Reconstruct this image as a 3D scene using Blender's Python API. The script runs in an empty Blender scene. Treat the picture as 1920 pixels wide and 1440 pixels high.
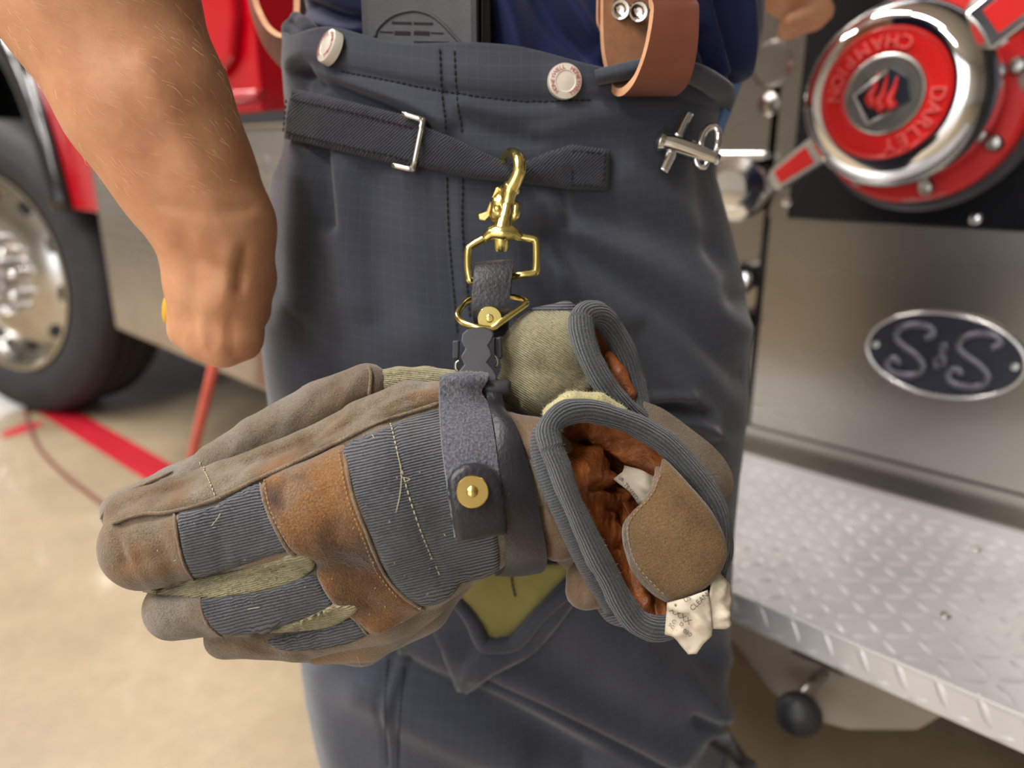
import bpy, bmesh, math, random
import numpy as np
from mathutils import Vector, Matrix
from mathutils.bvhtree import BVHTree
from mathutils.geometry import delaunay_2d_cdt

random.seed(7)
rng = np.random.default_rng(7)
scene = bpy.context.scene
COL = scene.collection

# ------------------------------------------------------------------ camera
PITCH = math.radians(17.0)
CAM = Vector((0.0, 0.0, 0.92))
FPX = 1400.0
SP, CP = math.sin(PITCH), math.cos(PITCH)
cam_data = bpy.data.cameras.new('camera')
cam_data.sensor_width = 36.0
cam_data.lens = FPX / 1920.0 * 36.0
cam_data.clip_start = 0.02
cam_data.dof.use_dof = True
cam_data.dof.focus_distance = 0.445
cam_data.dof.aperture_fstop = 3.8
cam = bpy.data.objects.new('camera', cam_data)
cam.location = CAM
cam.rotation_euler = (math.pi / 2 - PITCH, 0, 0)
COL.objects.link(cam)
scene.camera = cam

# ------------------------------------------------------------------ exposure
scene.view_settings.view_transform = 'Standard'
scene.view_settings.look = 'None'
scene.view_settings.gamma = 1.0
scene.view_settings.use_curve_mapping = False
scene.view_settings.exposure = 0.2
scene.cycles.use_denoising = True
scene.cycles.max_bounces = 6
scene.cycles.sample_clamp_indirect = 8.0

# ------------------------------------------------------------------ daylight
world = bpy.data.worlds.new('daylight')
scene.world = world
world.use_nodes = True
bg = world.node_tree.nodes['Background']
bg.inputs[0].default_value = (0.93, 0.96, 1.0, 1)
bg.inputs[1].default_value = 3.0

def area_light(name, loc, size, power, color=(1, 1, 1), rot=(0, 0, 0)):
    l = bpy.data.lights.new(name, 'AREA')
    l.shape = 'RECTANGLE'
    l.size, l.size_y = size
    l.energy = power
    l.color = color
    o = bpy.data.objects.new(name, l)
    o.location = loc
    o.rotation_euler = rot
    COL.objects.link(o)
    return o

CEIL = 4.6
LAMPS = [(-1.7, -1.4), (-2.9, -4.0), (-1.5, 1.1), (-4.2, -1.4), (-4.0, 1.1), (-3.6, 3.6)]
for i, (lx, ly) in enumerate(LAMPS):
    area_light('tube_light_glow', (lx, ly, CEIL - 0.14), (0.28, 2.0), 120, (1.0, 0.965, 0.92))

# ------------------------------------------------------------------ maths helpers
def ray(px, py):
    """direction with unit depth along the optical axis"""
    x = (px - 960.0) / FPX
    y = -(py - 720.0) / FPX
    return Vector((x, CP + y * SP, -SP + y * CP))

def W(px, py, d):
    return CAM + ray(px, py) * d

def atY(px, py, yf):
    r = ray(px, py)
    return CAM + r * (yf / r.y)

def to_px(v):
    """N x 3 array -> N x 2 pixel positions"""
    v = np.asarray(v, float) - np.array(CAM)
    d = v[:, 1] * CP - v[:, 2] * SP
    u = v[:, 1] * SP + v[:, 2] * CP
    return np.stack([960 + FPX * v[:, 0] / d, 720 - FPX * u / d], 1), d

def lin(c):
    c = c / 255.0
    return c / 12.92 if c <= 0.04045 else ((c + 0.055) / 1.055) ** 2.4

def S(r, g, b):
    return (lin(r), lin(g), lin(b), 1.0)

# ------------------------------------------------------------------ materials
MATS = {}
def mat(name, cols, rough=0.6, metal=0.0, scale=20.0, detail=4.0, bump=None, rib=None,
        sheen=0.0, spec=0.5, coat=0.0, sss=0.0, weave=None, aniso=0.0, spots=None, stretch=None, emit=0.0,
        rough_var=0.0, grid=None, contrast=0.5, fine=None):
    """procedural material: noise-mixed colours, noise bumps, ribs or weave on the UVs"""
    m = bpy.data.materials.new(name)
    m.use_nodes = True
    nt = m.node_tree
    N, L = nt.nodes, nt.links
    bs = N['Principled BSDF']
    bs.inputs['Roughness'].default_value = rough
    bs.inputs['Metallic'].default_value = metal
    bs.inputs['Specular IOR Level'].default_value = spec
    bs.inputs['Sheen Weight'].default_value = sheen
    bs.inputs['Sheen Roughness'].default_value = 0.4
    bs.inputs['Coat Weight'].default_value = coat
    bs.inputs['Coat Roughness'].default_value = 0.08
    if sss:
        bs.inputs['Subsurface Weight'].default_value = sss
        bs.inputs['Subsurface Radius'].default_value = (0.012, 0.005, 0.003)
        bs.inputs['Subsurface Scale'].default_value = 0.4
    if aniso:
        bs.inputs['Anisotropic'].default_value = aniso
    tc = N.new('ShaderNodeTexCoord')
    def mapping(sock, sc):
        mp = N.new('ShaderNodeMapping')
        mp.inputs['Scale'].default_value = sc
        L.new(sock, mp.inputs['Vector'])
        return mp.outputs['Vector']
    obj = tc.outputs['Object']
    uv = tc.outputs['UV']
    base = mapping(obj, stretch) if stretch else obj
    def noise(sc, det=4.0, vec=None, rgh=0.55):
        n = N.new('ShaderNodeTexNoise')
        n.inputs['Scale'].default_value = sc
        n.inputs['Detail'].default_value = det
        n.inputs['Roughness'].default_value = rgh
        L.new(vec if vec is not None else base, n.inputs['Vector'])
        return n.outputs['Fac']
    def ramp(fac, stops, interp='LINEAR'):
        r = N.new('ShaderNodeValToRGB')
        r.color_ramp.interpolation = interp
        el = r.color_ramp.elements
        while len(el) < len(stops):
            el.new(0.5)
        for e, (p, c) in zip(el, stops):
            e.position, e.color = p, c
        L.new(fac, r.inputs['Fac'])
        return r.outputs['Color']
    def mixc(fac, a, b, mode='MIX'):
        x = N.new('ShaderNodeMix')
        x.data_type = 'RGBA'
        x.blend_type = mode
        if isinstance(fac, float):
            x.inputs['Factor'].default_value = fac
        else:
            L.new(fac, x.inputs['Factor'])
        for s, v in (('A', a), ('B', b)):
            i = [q for q in x.inputs if q.name == s and q.type == 'RGBA'][0]
            if isinstance(v, tuple):
                i.default_value = v
            else:
                L.new(v, i)
        return [q for q in x.outputs if q.type == 'RGBA'][0]
    if len(cols) == 1:
        colour = None
        bs.inputs['Base Color'].default_value = cols[0]
        cs = cols[0]
    else:
        k = len(cols)
        lo, hi = 0.5 - contrast * 0.5, 0.5 + contrast * 0.5
        stops = [(lo + (hi - lo) * i / (k - 1), c) for i, c in enumerate(cols)]
        cs = ramp(noise(scale, detail), stops)
    if fine:   # (scale, strength) fine grain of the surface's own colour
        f = ramp(noise(fine[0], 3.0), [(0.3, (1 - fine[1],) * 3 + (1,)), (0.7, (1 + fine[1] * 0.0,) * 3 + (1,))])
        cs = mixc(1.0, cs, f, 'MULTIPLY')
    if spots:  # (scale, threshold, colour)
        sp = ramp(noise(spots[0], 2.0), [(spots[1], (0, 0, 0, 1)), (spots[1] + (spots[3] if len(spots) > 3 else 0.08), (1, 1, 1, 1))])
        cs = mixc(sp, cs, spots[2])
    height = []
    if rib:    # (ribs per uv unit, colour depth, bump, axis)
        w = N.new('ShaderNodeTexWave')
        w.wave_type = 'BANDS'
        w.bands_direction = rib[3]
        w.inputs['Scale'].default_value = rib[0]
        w.inputs['Distortion'].default_value = 0.6
        w.inputs['Detail'].default_value = 1.5
        w.inputs['Detail Scale'].default_value = 2.0
        L.new(uv, w.inputs['Vector'])
        f = ramp(w.outputs['Fac'], [(0.05, (1 - rib[1],) * 3 + (1,)), (0.55, (1, 1, 1, 1))])
        cs = mixc(1.0, cs, f, 'MULTIPLY')
        height.append((w.outputs['Fac'], rib[2]))
    if weave:  # (scale, bump)
        for ax in 'XY':
            w = N.new('ShaderNodeTexWave')
            w.bands_direction = ax
            w.inputs['Scale'].default_value = weave[0]
            w.inputs['Distortion'].default_value = 0.4
            L.new(uv, w.inputs['Vector'])
            height.append((w.outputs['Fac'], weave[1]))
    if grid:   # (scale, lightening, bump) ripstop lines
        for ax in 'XY':
            w = N.new('ShaderNodeTexWave')
            w.bands_direction = ax
            w.inputs['Scale'].default_value = grid[0]
            w.inputs['Distortion'].default_value = 0.25
            L.new(uv, w.inputs['Vector'])
            f = ramp(w.outputs['Fac'], [(0.93, (0, 0, 0, 1)), (1.0, (1, 1, 1, 1))])
            cs = mixc(f, cs, mixc(grid[1], cs, (0.6, 0.65, 0.75, 1)))
            height.append((f, grid[2]))
    if bump:
        for sc, st in bump:
            height.append((noise(sc, 4.0), st))
    prev = None
    for h, st in height:
        b = N.new('ShaderNodeBump')
        b.inputs['Strength'].default_value = min(1.0, st)
        b.inputs['Distance'].default_value = 0.0012
        L.new(h, b.inputs['Height'])
        if prev is not None:
            L.new(prev, b.inputs['Normal'])
        prev = b.outputs['Normal']
    if prev is not None:
        L.new(prev, bs.inputs['Normal'])
    if not isinstance(cs, tuple):
        L.new(cs, bs.inputs['Base Color'])
    if rough_var:
        r = N.new('ShaderNodeMapRange')
        r.inputs['To Min'].default_value = max(0.0, rough - rough_var)
        r.inputs['To Max'].default_value = min(1.0, rough + rough_var)
        L.new(noise(scale * 0.7, 5.0), r.inputs['Value'])
        L.new(r.outputs['Result'], bs.inputs['Roughness'])
    if emit:
        bs.inputs['Emission Color'].default_value = cols[0]
        bs.inputs['Emission Strength'].default_value = emit
    MATS[name] = m
    return m

mat('concrete', [S(124, 110, 88), S(156, 140, 114), S(178, 163, 138)], 0.4, scale=2.2, detail=8, bump=[(60, 0.06)], rough_var=0.1, spec=0.6, coat=0.35, contrast=0.6, fine=(35, 0.10))
mat('painted_wall', [S(214, 210, 200), S(222, 219, 210)], 0.85, scale=1.5)
mat('ceiling_white', [S(205, 206, 204), S(214, 214, 212)], 0.9, scale=1.0)
mat('lamp_housing', [S(225, 225, 222)], 0.5)
mat('red_tape', [S(160, 20, 36), S(180, 28, 46)], 0.45, scale=14)
mat('fire_red', [S(164, 0, 18), S(172, 0, 22)], 0.18, coat=0.15, scale=1.0)
mat('cap_red', [S(190, 18, 18), S(206, 28, 24)], 0.35, coat=0.3, scale=12)
mat('worn_red', [S(176, 16, 18), S(196, 26, 24)], 0.4, scale=14, spots=(16, 0.60, S(140, 128, 124)))
mat('gloss_black', [S(16, 16, 19)], 0.2, coat=0.3)
mat('tyre_rubber', [S(26, 26, 29), S(40, 39, 41)], 0.72, scale=14, bump=[(200, 0.2)])
mat('polished_aluminium', [S(205, 203, 200), S(225, 224, 222)], 0.2, 1.0, scale=7)
mat('chrome', [S(232, 232, 234)], 0.07, 1.0)
mat('dull_steel', [S(150, 148, 144), S(180, 178, 172)], 0.35, 1.0, scale=30)
mat('brushed_steel', [S(140, 136, 130), S(156, 152, 146)], 0.27, 1.0, scale=2.0, stretch=(1.0, 1.0, 3.0), rough_var=0.05, aniso=0.4)
mat('diamond_plate', [S(214, 214, 216), S(234, 234, 236)], 0.42, 0.55, scale=9, rough_var=0.08)
mat('polished_black', [S(30, 30, 34), S(42, 42, 46)], 0.16, 0.6, scale=8, rough_var=0.05)
mat('underbody', [S(44, 36, 30), S(58, 50, 42)], 0.8, scale=10)
mat('skirt_grey', [S(150, 138, 124), S(166, 154, 140)], 0.5, 0.2, scale=6)
mat('black_rubber', [S(32, 33, 36), S(46, 47, 50)], 0.45, scale=30)
mat('badge_blue', [S(34, 36, 46), S(44, 46, 58)], 0.35, 0.3, scale=30)
mat('badge_letter', [S(98, 99, 108)], 0.3, 0.7)
mat('hose_red', [S(176, 74, 62), S(196, 92, 78)], 0.5, scale=30)
mat('cord_brown', [S(110, 62, 60)], 0.5)
mat('pant_cloth', [S(52, 55, 64), S(64, 67, 77), S(77, 80, 90)], 0.9, scale=9, detail=6, weave=(330, 0.10), grid=(35, 0.014, 0.04), bump=[(900, 0.15)], sheen=0.30, spec=0.2, contrast=0.6)
mat('strap_cloth', [S(56, 58, 66), S(72, 74, 82)], 0.9, scale=30, rib=(48, 0.42, 0.8, 'DIAGONAL'), bump=[(1200, 0.3)], sheen=0.25, spec=0.2)
mat('dark_thread', [S(26, 27, 32)], 0.85)
mat('pale_thread', [S(176, 168, 138)], 0.8)
mat('tan_thread', [S(168, 128, 84)], 0.8)
mat('yellow_lining', [S(122, 114, 62), S(146, 138, 80)], 0.9, scale=24, weave=(500, 0.15), sheen=0.2)
mat('blue_lining', [S(96, 130, 178)], 0.8)
mat('navy_shirt', [S(17, 25, 58), S(26, 36, 78)], 0.75, scale=10, bump=[(300, 0.08)], sheen=0.3, spec=0.25)
mat('skin', [S(180, 122, 90), S(200, 145, 109), S(212, 161, 125)], 0.5, scale=26, detail=5, bump=[(220, 0.14), (60, 0.12)], sss=0.12, spec=0.35, contrast=0.5)
mat('hair_blond', [S(226, 196, 150)], 0.4)
mat('suspender_leather', [S(104, 58, 46), S(124, 72, 54)], 0.42, scale=18, bump=[(320, 0.12)], spec=0.45)
mat('raw_leather_edge', [S(206, 150, 112), S(224, 172, 134)], 0.8, scale=120, bump=[(500, 0.3)])
mat('raw_leather_back', [S(128, 86, 58), S(156, 106, 72)], 0.8, scale=60, bump=[(300, 0.35)], sheen=0.2)
mat('radio_plastic', [S(66, 67, 71), S(78, 79, 83)], 0.55, scale=60, bump=[(900, 0.4)])
mat('slot_black', [S(16, 16, 18)], 0.8)
mat('snap_white', [S(214, 204, 190), S(228, 220, 208)], 0.3, scale=50, coat=0.3)
mat('snap_text', [S(176, 84, 84)], 0.5)
mat('brass', [S(236, 218, 132), S(244, 230, 152)], 0.2, 1.0, scale=40)
mat('aged_brass', [S(206, 176, 104), S(220, 192, 120)], 0.26, 1.0, scale=60)
mat('black_leather', [S(28, 27, 32), S(43, 41, 48)], 0.4, scale=40, bump=[(420, 0.4)], spec=0.5, sheen=0.1)
mat('rough_leather', [S(58, 60, 70), S(88, 90, 100), S(128, 126, 126)], 0.95, scale=700, detail=8, stretch=(1.0, 1.0, 0.45), bump=[(700, 1.0), (220, 0.8)], sheen=0.3, spec=0.12, contrast=0.55)
mat('buckle_black', [S(42, 43, 48), S(48, 49, 54)], 0.5, scale=40)
mat('suede', [S(88, 72, 56), S(120, 102, 82), S(138, 126, 110), S(154, 146, 136)], 0.95, scale=22, detail=8, bump=[(900, 0.8), (140, 0.5)], sheen=0.4, spec=0.1, contrast=0.46, fine=(1100, 0.45), spots=(16, 0.5, S(132, 96, 60), 0.22))
mat('suede_tab', [S(86, 66, 46), S(114, 90, 62), S(126, 100, 72)], 0.95, scale=26, detail=8, bump=[(900, 0.8), (140, 0.4)], sheen=0.35, spec=0.1, contrast=0.5, fine=(1100, 0.45))
mat('plate_polished', [S(186, 184, 184), S(204, 203, 203)], 0.24, 1.0, scale=9, rough_var=0.06)
mat('rim_alloy', [S(178, 175, 170), S(204, 202, 198)], 0.2, 1.0, scale=7)
mat('suede_orange', [S(84, 62, 46), S(118, 86, 58), S(146, 104, 64), S(134, 118, 102)], 0.95, scale=18, detail=10, bump=[(900, 0.9), (130, 0.6)], sheen=0.4, spec=0.1, contrast=0.34, fine=(1000, 0.55), spots=(30, 0.62, S(70, 56, 48), 0.14))
mat('fuzz_tan', [S(176, 164, 142)], 0.9)
mat('suede_grey', [S(108, 88, 68), S(126, 114, 100), S(142, 136, 128)], 0.95, scale=20, detail=8, bump=[(900, 0.7), (120, 0.5)], sheen=0.45, spec=0.1, contrast=0.5, fine=(1000, 0.36))
mat('suede_smooth', [S(100, 82, 66), S(128, 108, 88)], 0.92, scale=22, detail=6, bump=[(600, 0.45), (90, 0.3)], sheen=0.35, spec=0.12, fine=(900, 0.28))
mat('seam_suede', [S(112, 94, 76), S(146, 126, 104)], 0.95, scale=90, bump=[(700, 0.8)], sheen=0.4, spec=0.1, fine=(900, 0.4))
mat('knit_grey', [S(98, 100, 106), S(118, 120, 126)], 0.95, scale=40, rib=(30, 0.72, 1.0, 'Y'), bump=[(900, 0.6)], sheen=0.3, spec=0.1, fine=(1300, 0.35))
mat('knit_binding', [S(76, 80, 83), S(97, 101, 104)], 0.95, scale=30, rib=(0.75, 0.45, 0.8, 'Y'), bump=[(1000, 0.8)], sheen=0.35, spec=0.1, fine=(1300, 0.4))
mat('knit_cross', [S(84, 88, 92), S(104, 108, 112)], 0.95, scale=30, rib=(190, 0.5, 0.8, 'X'), bump=[(1000, 0.7)], sheen=0.35, spec=0.1, fine=(1300, 0.35))
mat('fuzz_grey', [S(120, 124, 128)], 0.9)
mat('fuzz_khaki', [S(196, 188, 150)], 0.9)
mat('cap_letter_highlit', [S(222, 96, 92)], 0.4, coat=0.3)  # worn pale letter faces, with their highlights painted into the red
mat('knit_khaki', [S(160, 150, 112), S(188, 178, 138)], 0.95, scale=50, rib=(40, 0.34, 0.9, 'Y'), bump=[(800, 0.7)], sheen=0.4, spec=0.1, fine=(1000, 0.28))
mat('terry_khaki', [S(176, 168, 118), S(200, 192, 146)], 0.95, scale=60, bump=[(600, 1.0)], sheen=0.5, spec=0.1, fine=(700, 0.2))
mat('lining_leather', [S(74, 38, 22), S(146, 82, 40), S(198, 122, 62)], 0.36, scale=44, detail=8, bump=[(300, 0.9), (110, 0.7), (700, 0.5)], spec=0.45, contrast=0.45)
mat('paper_tag', [S(176, 162, 142), S(204, 192, 174)], 0.8, scale=50, bump=[(160, 0.5)])
mat('tag_ink', [S(64, 58, 54)], 0.8)
mat('yellow_cord', [S(214, 168, 40)], 0.5)
mat('boot_black', [S(28, 28, 30)], 0.5)

# ------------------------------------------------------------------ object helpers
ORIGIN = {}
def empty(name, loc, label=None, cat=None, group=None, kind=None):
    o = bpy.data.objects.new(name, None)
    o.empty_display_size = 0.05
    o.location = loc
    COL.objects.link(o)
    ORIGIN[o] = Vector(loc)
    tag(o, label, cat, group, kind)
    return o

def tag(o, label=None, cat=None, group=None, kind=None):
    if label: o['label'] = label
    if cat: o['category'] = cat
    if group: o['group'] = group
    if kind: o['kind'] = kind
    return o

def build(name, verts, faces, material, parent=None, uvs=None, smooth=True, origin=None, midx=None, bevel=0.0, kind=None, label=None, angle=None):
    """verts in world space -> one mesh object, local to its parent's base point"""
    v = np.asarray([tuple(p) for p in verts], float) if not isinstance(verts, np.ndarray) else verts
    og = ORIGIN[parent] if parent is not None else Vector(origin if origin is not None else (0, 0, 0))
    v = v - np.array(og)
    me = bpy.data.meshes.new(name)
    if isinstance(faces, np.ndarray):
        nf, k = faces.shape
        me.vertices.add(len(v)); me.vertices.foreach_set('co', v.ravel())
        me.loops.add(nf * k); me.loops.foreach_set('vertex_index', faces.ravel().astype(np.int32))
        me.polygons.add(nf)
        me.polygons.foreach_set('loop_start', np.arange(0, nf * k, k, dtype=np.int32))
        me.polygons.foreach_set('loop_total', np.full(nf, k, dtype=np.int32))
        me.update(calc_edges=True)
        me.validate()
    else:
        me.from_pydata([tuple(p) for p in v], [], [tuple(f) for f in faces])
        me.validate()
    if uvs is not None:
        uvs = np.asarray(uvs, float)
        ul = me.uv_layers.new(name='UVMap')
        li = np.empty(len(me.loops), dtype=np.int32)
        me.loops.foreach_get('vertex_index', li)
        ul.data.foreach_set('uv', uvs[li].ravel().astype(np.float32))
    mlist = material if isinstance(material, (list, tuple)) else [material]
    for m in mlist:
        me.materials.append(MATS[m])
    if midx is not None:
        me.polygons.foreach_set('material_index', np.asarray(midx, dtype=np.int32))
    me.polygons.foreach_set('use_smooth', np.full(len(me.polygons), bool(smooth)))
    o = bpy.data.objects.new(name, me)
    COL.objects.link(o)
    if parent is not None:
        o.parent = parent
    else:
        o.location = og
    ORIGIN[o] = Vector(og)
    if angle is not None:
        me.shade_smooth() if hasattr(me, 'shade_smooth') else None
        me.set_sharp_from_angle(angle=math.radians(angle))
    if bevel:
        b = o.modifiers.new('bevel', 'BEVEL')
        b.width = bevel; b.segments = 2; b.limit_method = 'ANGLE'; b.angle_limit = math.radians(35)
    if kind: o['kind'] = kind
    if label: o['label'] = label
    return o

def fuzz(name, v, f, count, length, material, parent, seed=1, keep=None):
    """short stray fibres standing off a knit surface"""
    g = np.random.default_rng(seed)
    n = vnormals(v, f); fi = g.integers(0, len(f), count)
    w = g.dirichlet(np.ones(4), count)
    P = np.einsum('ck,ckd->cd', w, v[f[fi]]); Nn = np.einsum('ck,ckd->cd', w, n[f[fi]])
    d = Nn + g.normal(size=P.shape) * 0.9; d /= np.linalg.norm(d, axis=1, keepdims=True)
    L = g.uniform(0.4, 1.0, count)[:, None] * length
    e = np.cross(d, g.normal(size=P.shape)); e /= np.linalg.norm(e, axis=1, keepdims=True)
    w2 = np.cross(d, e); r = 0.00006
    a = P - Nn * 0.0004; m = P + d * L * 0.5 + e * L * 0.12; t = P + d * L
    V = np.stack([a + e * r, a - e * r, a + w2 * r, m + e * r * .8, m - e * r * .8, m + w2 * r * .8, t], 1).reshape(-1, 3)
    Fc = []
    for k in range(count):
        o = 7 * k
        Fc += [(o, o + 1, o + 4, o + 3), (o + 1, o + 2, o + 5, o + 4), (o + 2, o, o + 3, o + 5), (o + 3, o + 4, o + 6), (o + 4, o + 5, o + 6), (o + 5, o + 3, o + 6)]
    return build(name, V, Fc, material, parent, kind='stuff', smooth=False)

class MB:
    """mesh builder that collects several closed shapes of ONE part"""
    def __init__(s): s.v, s.f, s.uv = [], [], []
    def add(s, v, f, uv=None):
        o = len(s.v)
        s.v += [tuple(p) for p in v]
        s.f += [tuple(i + o for i in q) for q in f]
        s.uv += [tuple(q) for q in uv] if uv is not None else [(p[0], p[2]) for p in [tuple(x) for x in v]]
    def build(s, name, material, parent=None, **k):
        return build(name, s.v, s.f, material, parent, uvs=s.uv, **k)

def spline(pts, n, closed=False):
    """Catmull-Rom resampling of points of any dimension"""
    P = np.asarray([tuple(p) for p in pts], float)
    m = len(P)
    if closed:
        Q = np.vstack([P[-1:], P, P[:2]]); segs = m
    else:
        Q = np.vstack([2 * P[:1] - P[1:2], P, 2 * P[-1:] - P[-2:-1]]); segs = m - 1
    t = np.linspace(0, segs, n, endpoint=not closed)
    i = np.minimum(t.astype(int), segs - 1); u = (t - i)[:, None]
    a, b, c, d = Q[i], Q[i + 1], Q[i + 2], Q[i + 3]
    return 0.5 * (2 * b + (c - a) * u + (2 * a - 5 * b + 4 * c - d) * u ** 2 + (3 * b - 3 * c + d - a) * u ** 3)

def tube_geo(pts, r, seg=10, closed=False, flat=1.0, up=None, caps=True, uvs=None):
    """swept tube; r number or list; flat squeezes along the frame's second axis"""
    P = np.asarray([tuple(p) for p in pts], float)
    n = len(P)
    R = np.full(n, r) if np.isscalar(r) else np.interp(np.linspace(0, 1, n), np.linspace(0, 1, len(r)), r)
    T = np.gradient(P, axis=0) if not closed else (np.roll(P, -1, 0) - np.roll(P, 1, 0))
    T /= np.maximum(np.linalg.norm(T, axis=1, keepdims=True), 1e-9)
    if up is None:
        a = np.array([0.0, 0, 1]) if abs(T[0, 2]) < 0.9 else np.array([1.0, 0, 0])
        A = np.cross(T[0], a); A /= np.linalg.norm(A)
        U = [A]
        for i in range(1, n):
            A = U[-1] - T[i] * np.dot(U[-1], T[i]); A /= max(np.linalg.norm(A), 1e-9); U.append(A)
        U = np.array(U)
    else:
        U = np.asarray(up, float)
        U = np.broadcast_to(U, P.shape).copy()
        U -= T * np.sum(U * T, 1, keepdims=True); U /= np.maximum(np.linalg.norm(U, axis=1, keepdims=True), 1e-9)
    V = np.cross(T, U)
    ang = np.linspace(0, 2 * math.pi, seg, endpoint=False)
    v = (P[:, None, :] + R[:, None, None] * (np.cos(ang)[None, :, None] * U[:, None, :] + flat * np.sin(ang)[None, :, None] * V[:, None, :])).reshape(-1, 3)
    ln = np.concatenate([[0], np.cumsum(np.linalg.norm(np.diff(P, axis=0), axis=1))])
    uv = np.stack([np.repeat(ln, seg), np.tile(np.abs(ang - math.pi) * 1.6, n)], 1)
    f = []
    for i in range(n if closed else n - 1):
        j = (i + 1) % n
        for k in range(seg):
            q = (k + 1) % seg
            f.append((i * seg + k, i * seg + q, j * seg + q, j * seg + k))
    if not closed and caps:
        f.append(tuple(range(seg - 1, -1, -1)))
        f.append(tuple((n - 1) * seg + k for k in range(seg)))
    return v, f, uv

def tube(name, pts, r, material, parent=None, seg=10, closed=False, flat=1.0, up=None, **k):
    v, f, uv = tube_geo(pts, r, seg, closed, flat, up)
    return build(name, v, f, material, parent, uvs=uv, **k)

def lathe_geo(profile, origin, axis, seg=48):
    """profile of (radius, height along axis)"""
    a = Vector(axis).normalized()
    u = a.orthogonal().normalized(); w = a.cross(u)
    v, f = [], []
    n = len(profile)
    for r, h in profile:
        for k in range(seg):
            t = 2 * math.pi * k / seg
            v.append(Vector(origin) + a * h + (u * math.cos(t) + w * math.sin(t)) * max(r, 1e-5))
    for i in range(n - 1):
        for k in range(seg):
            q = (k + 1) % seg
            f.append((i * seg + k, i * seg + q, (i + 1) * seg + q, (i + 1) * seg + k))
    f.append(tuple(range(seg - 1, -1, -1)))
    f.append(tuple((n - 1) * seg + k for k in range(seg)))
    return v, f

def lathe(name, profile, origin, axis, material, parent=None, seg=48, angle=35, **k):
    v, f = lathe_geo(profile, origin, axis, seg)
    return build(name, v, f, material, parent, angle=angle, **k)

def prism_geo(pts, off):
    """flat outline (world points) swept by a vector"""
    n = len(pts); off = Vector(off)
    v = [Vector(p) for p in pts] + [Vector(p) + off for p in pts]
    f = [tuple(range(n - 1, -1, -1)), tuple(range(n, 2 * n))]
    f += [(i, (i + 1) % n, n + (i + 1) % n, n + i) for i in range(n)]
    return v, f

def prism(name, pts, off, material, parent=None, bevel=0.0, smooth=False, **k):
    v, f = prism_geo(pts, off)
    return build(name, v, f, material, parent, bevel=bevel, smooth=smooth, uvs=[(p[0], p[2]) for p in v], **k)

def box_geo(o, ax, ay, az):
    o, ax, ay, az = Vector(o), Vector(ax), Vector(ay), Vector(az)
    v = [o, o + ax, o + ax + ay, o + ay]
    v += [p + az for p in v]
    return v, [(3, 2, 1, 0), (4, 5, 6, 7), (0, 1, 5, 4), (1, 2, 6, 5), (2, 3, 7, 6), (3, 0, 4, 7)]

def box(name, lo, hi, material, parent=None, bevel=0.0, **k):
    lo, hi = Vector(lo), Vector(hi); d = hi - lo
    v, f = box_geo(lo, (d.x, 0, 0), (0, d.y, 0), (0, 0, d.z))
    return build(name, v, f, material, parent, bevel=bevel, smooth=False, **k)

def ribbon_geo(A, B, thick, n=40, cross=6, crown=0.0):
    """solid band between two edges (lists of world points); crown bulges the middle"""
    A = spline(A, n); B = spline(B, n)
    mid = (A + B) / 2
    T = np.gradient(mid, axis=0); X = B - A
    Nn = np.cross(T, X); Nn /= np.maximum(np.linalg.norm(Nn, axis=1, keepdims=True), 1e-9)
    ln = np.concatenate([[0], np.cumsum(np.linalg.norm(np.diff(mid, axis=0), axis=1))])
    top, bot, uv = [], [], []
    for j in range(cross + 1):
        u = j / cross
        h = crown * (1 - (2 * u - 1) ** 2)
        row = A * (1 - u) + B * u
        top.append(row + Nn * (thick / 2 + h)); bot.append(row + Nn * (-thick / 2 + h))
    c = cross + 1
    v = np.concatenate([np.stack(top, 1).reshape(-1, 3), np.stack(bot, 1).reshape(-1, 3)])
    w = np.linalg.norm(X, axis=1).mean()
    uv1 = np.stack([np.repeat(ln, c), np.tile(np.linspace(0, w, c), n)], 1)
    uv = np.concatenate([uv1, uv1])
    o = n * c
    f, mi = [], []
    for i in range(n - 1):
        for j in range(cross):
            a = i * c + j
            f.append((a, a + 1, a + c + 1, a + c)); mi.append(0)
            f.append((o + a + c, o + a + c + 1, o + a + 1, o + a)); mi.append(2)
        a = i * c
        f.append((a, a + c, o + a + c, o + a)); mi.append(1)
        a = i * c + cross
        f.append((a + c, a, o + a, o + a + c)); mi.append(1)
    for j in range(cross):
        f.append((j + 1, j, o + j, o + j + 1)); mi.append(1)
        a = (n - 1) * c + j
        f.append((a, a + 1, o + a + 1, o + a)); mi.append(1)
    return v, [q[::-1] for q in f], uv, mi

def ribbon(name, A, B, thick, material, parent=None, n=40, cross=6, crown=0.0, angle=40, **k):
    v, f, uv, mi = ribbon_geo(A, B, thick, n, cross, crown)
    ml = material if isinstance(material, (list, tuple)) else [material]
    if len(ml) == 1: mi = None
    elif len(ml) == 2: mi = [1 if q == 1 else 0 for q in mi]
    return build(name, v, f, ml, parent, uvs=uv, midx=mi, angle=angle, **k)

def wobble(P, scale, seed, octaves=3):
    """cheap smooth noise: sums of random plane waves, about -1..1"""
    g = np.random.default_rng(seed)
    out = np.zeros(len(P)); amp, tot = 1.0, 0.0
    for _ in range(octaves):
        for _ in range(5):
            d = g.normal(size=P.shape[1]); d /= np.linalg.norm(d)
            out += amp * np.sin(P @ d * scale + g.uniform(0, 6.28)) / 2.2
        tot += amp; amp *= 0.5; scale *= 2.1
    return out / tot

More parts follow.
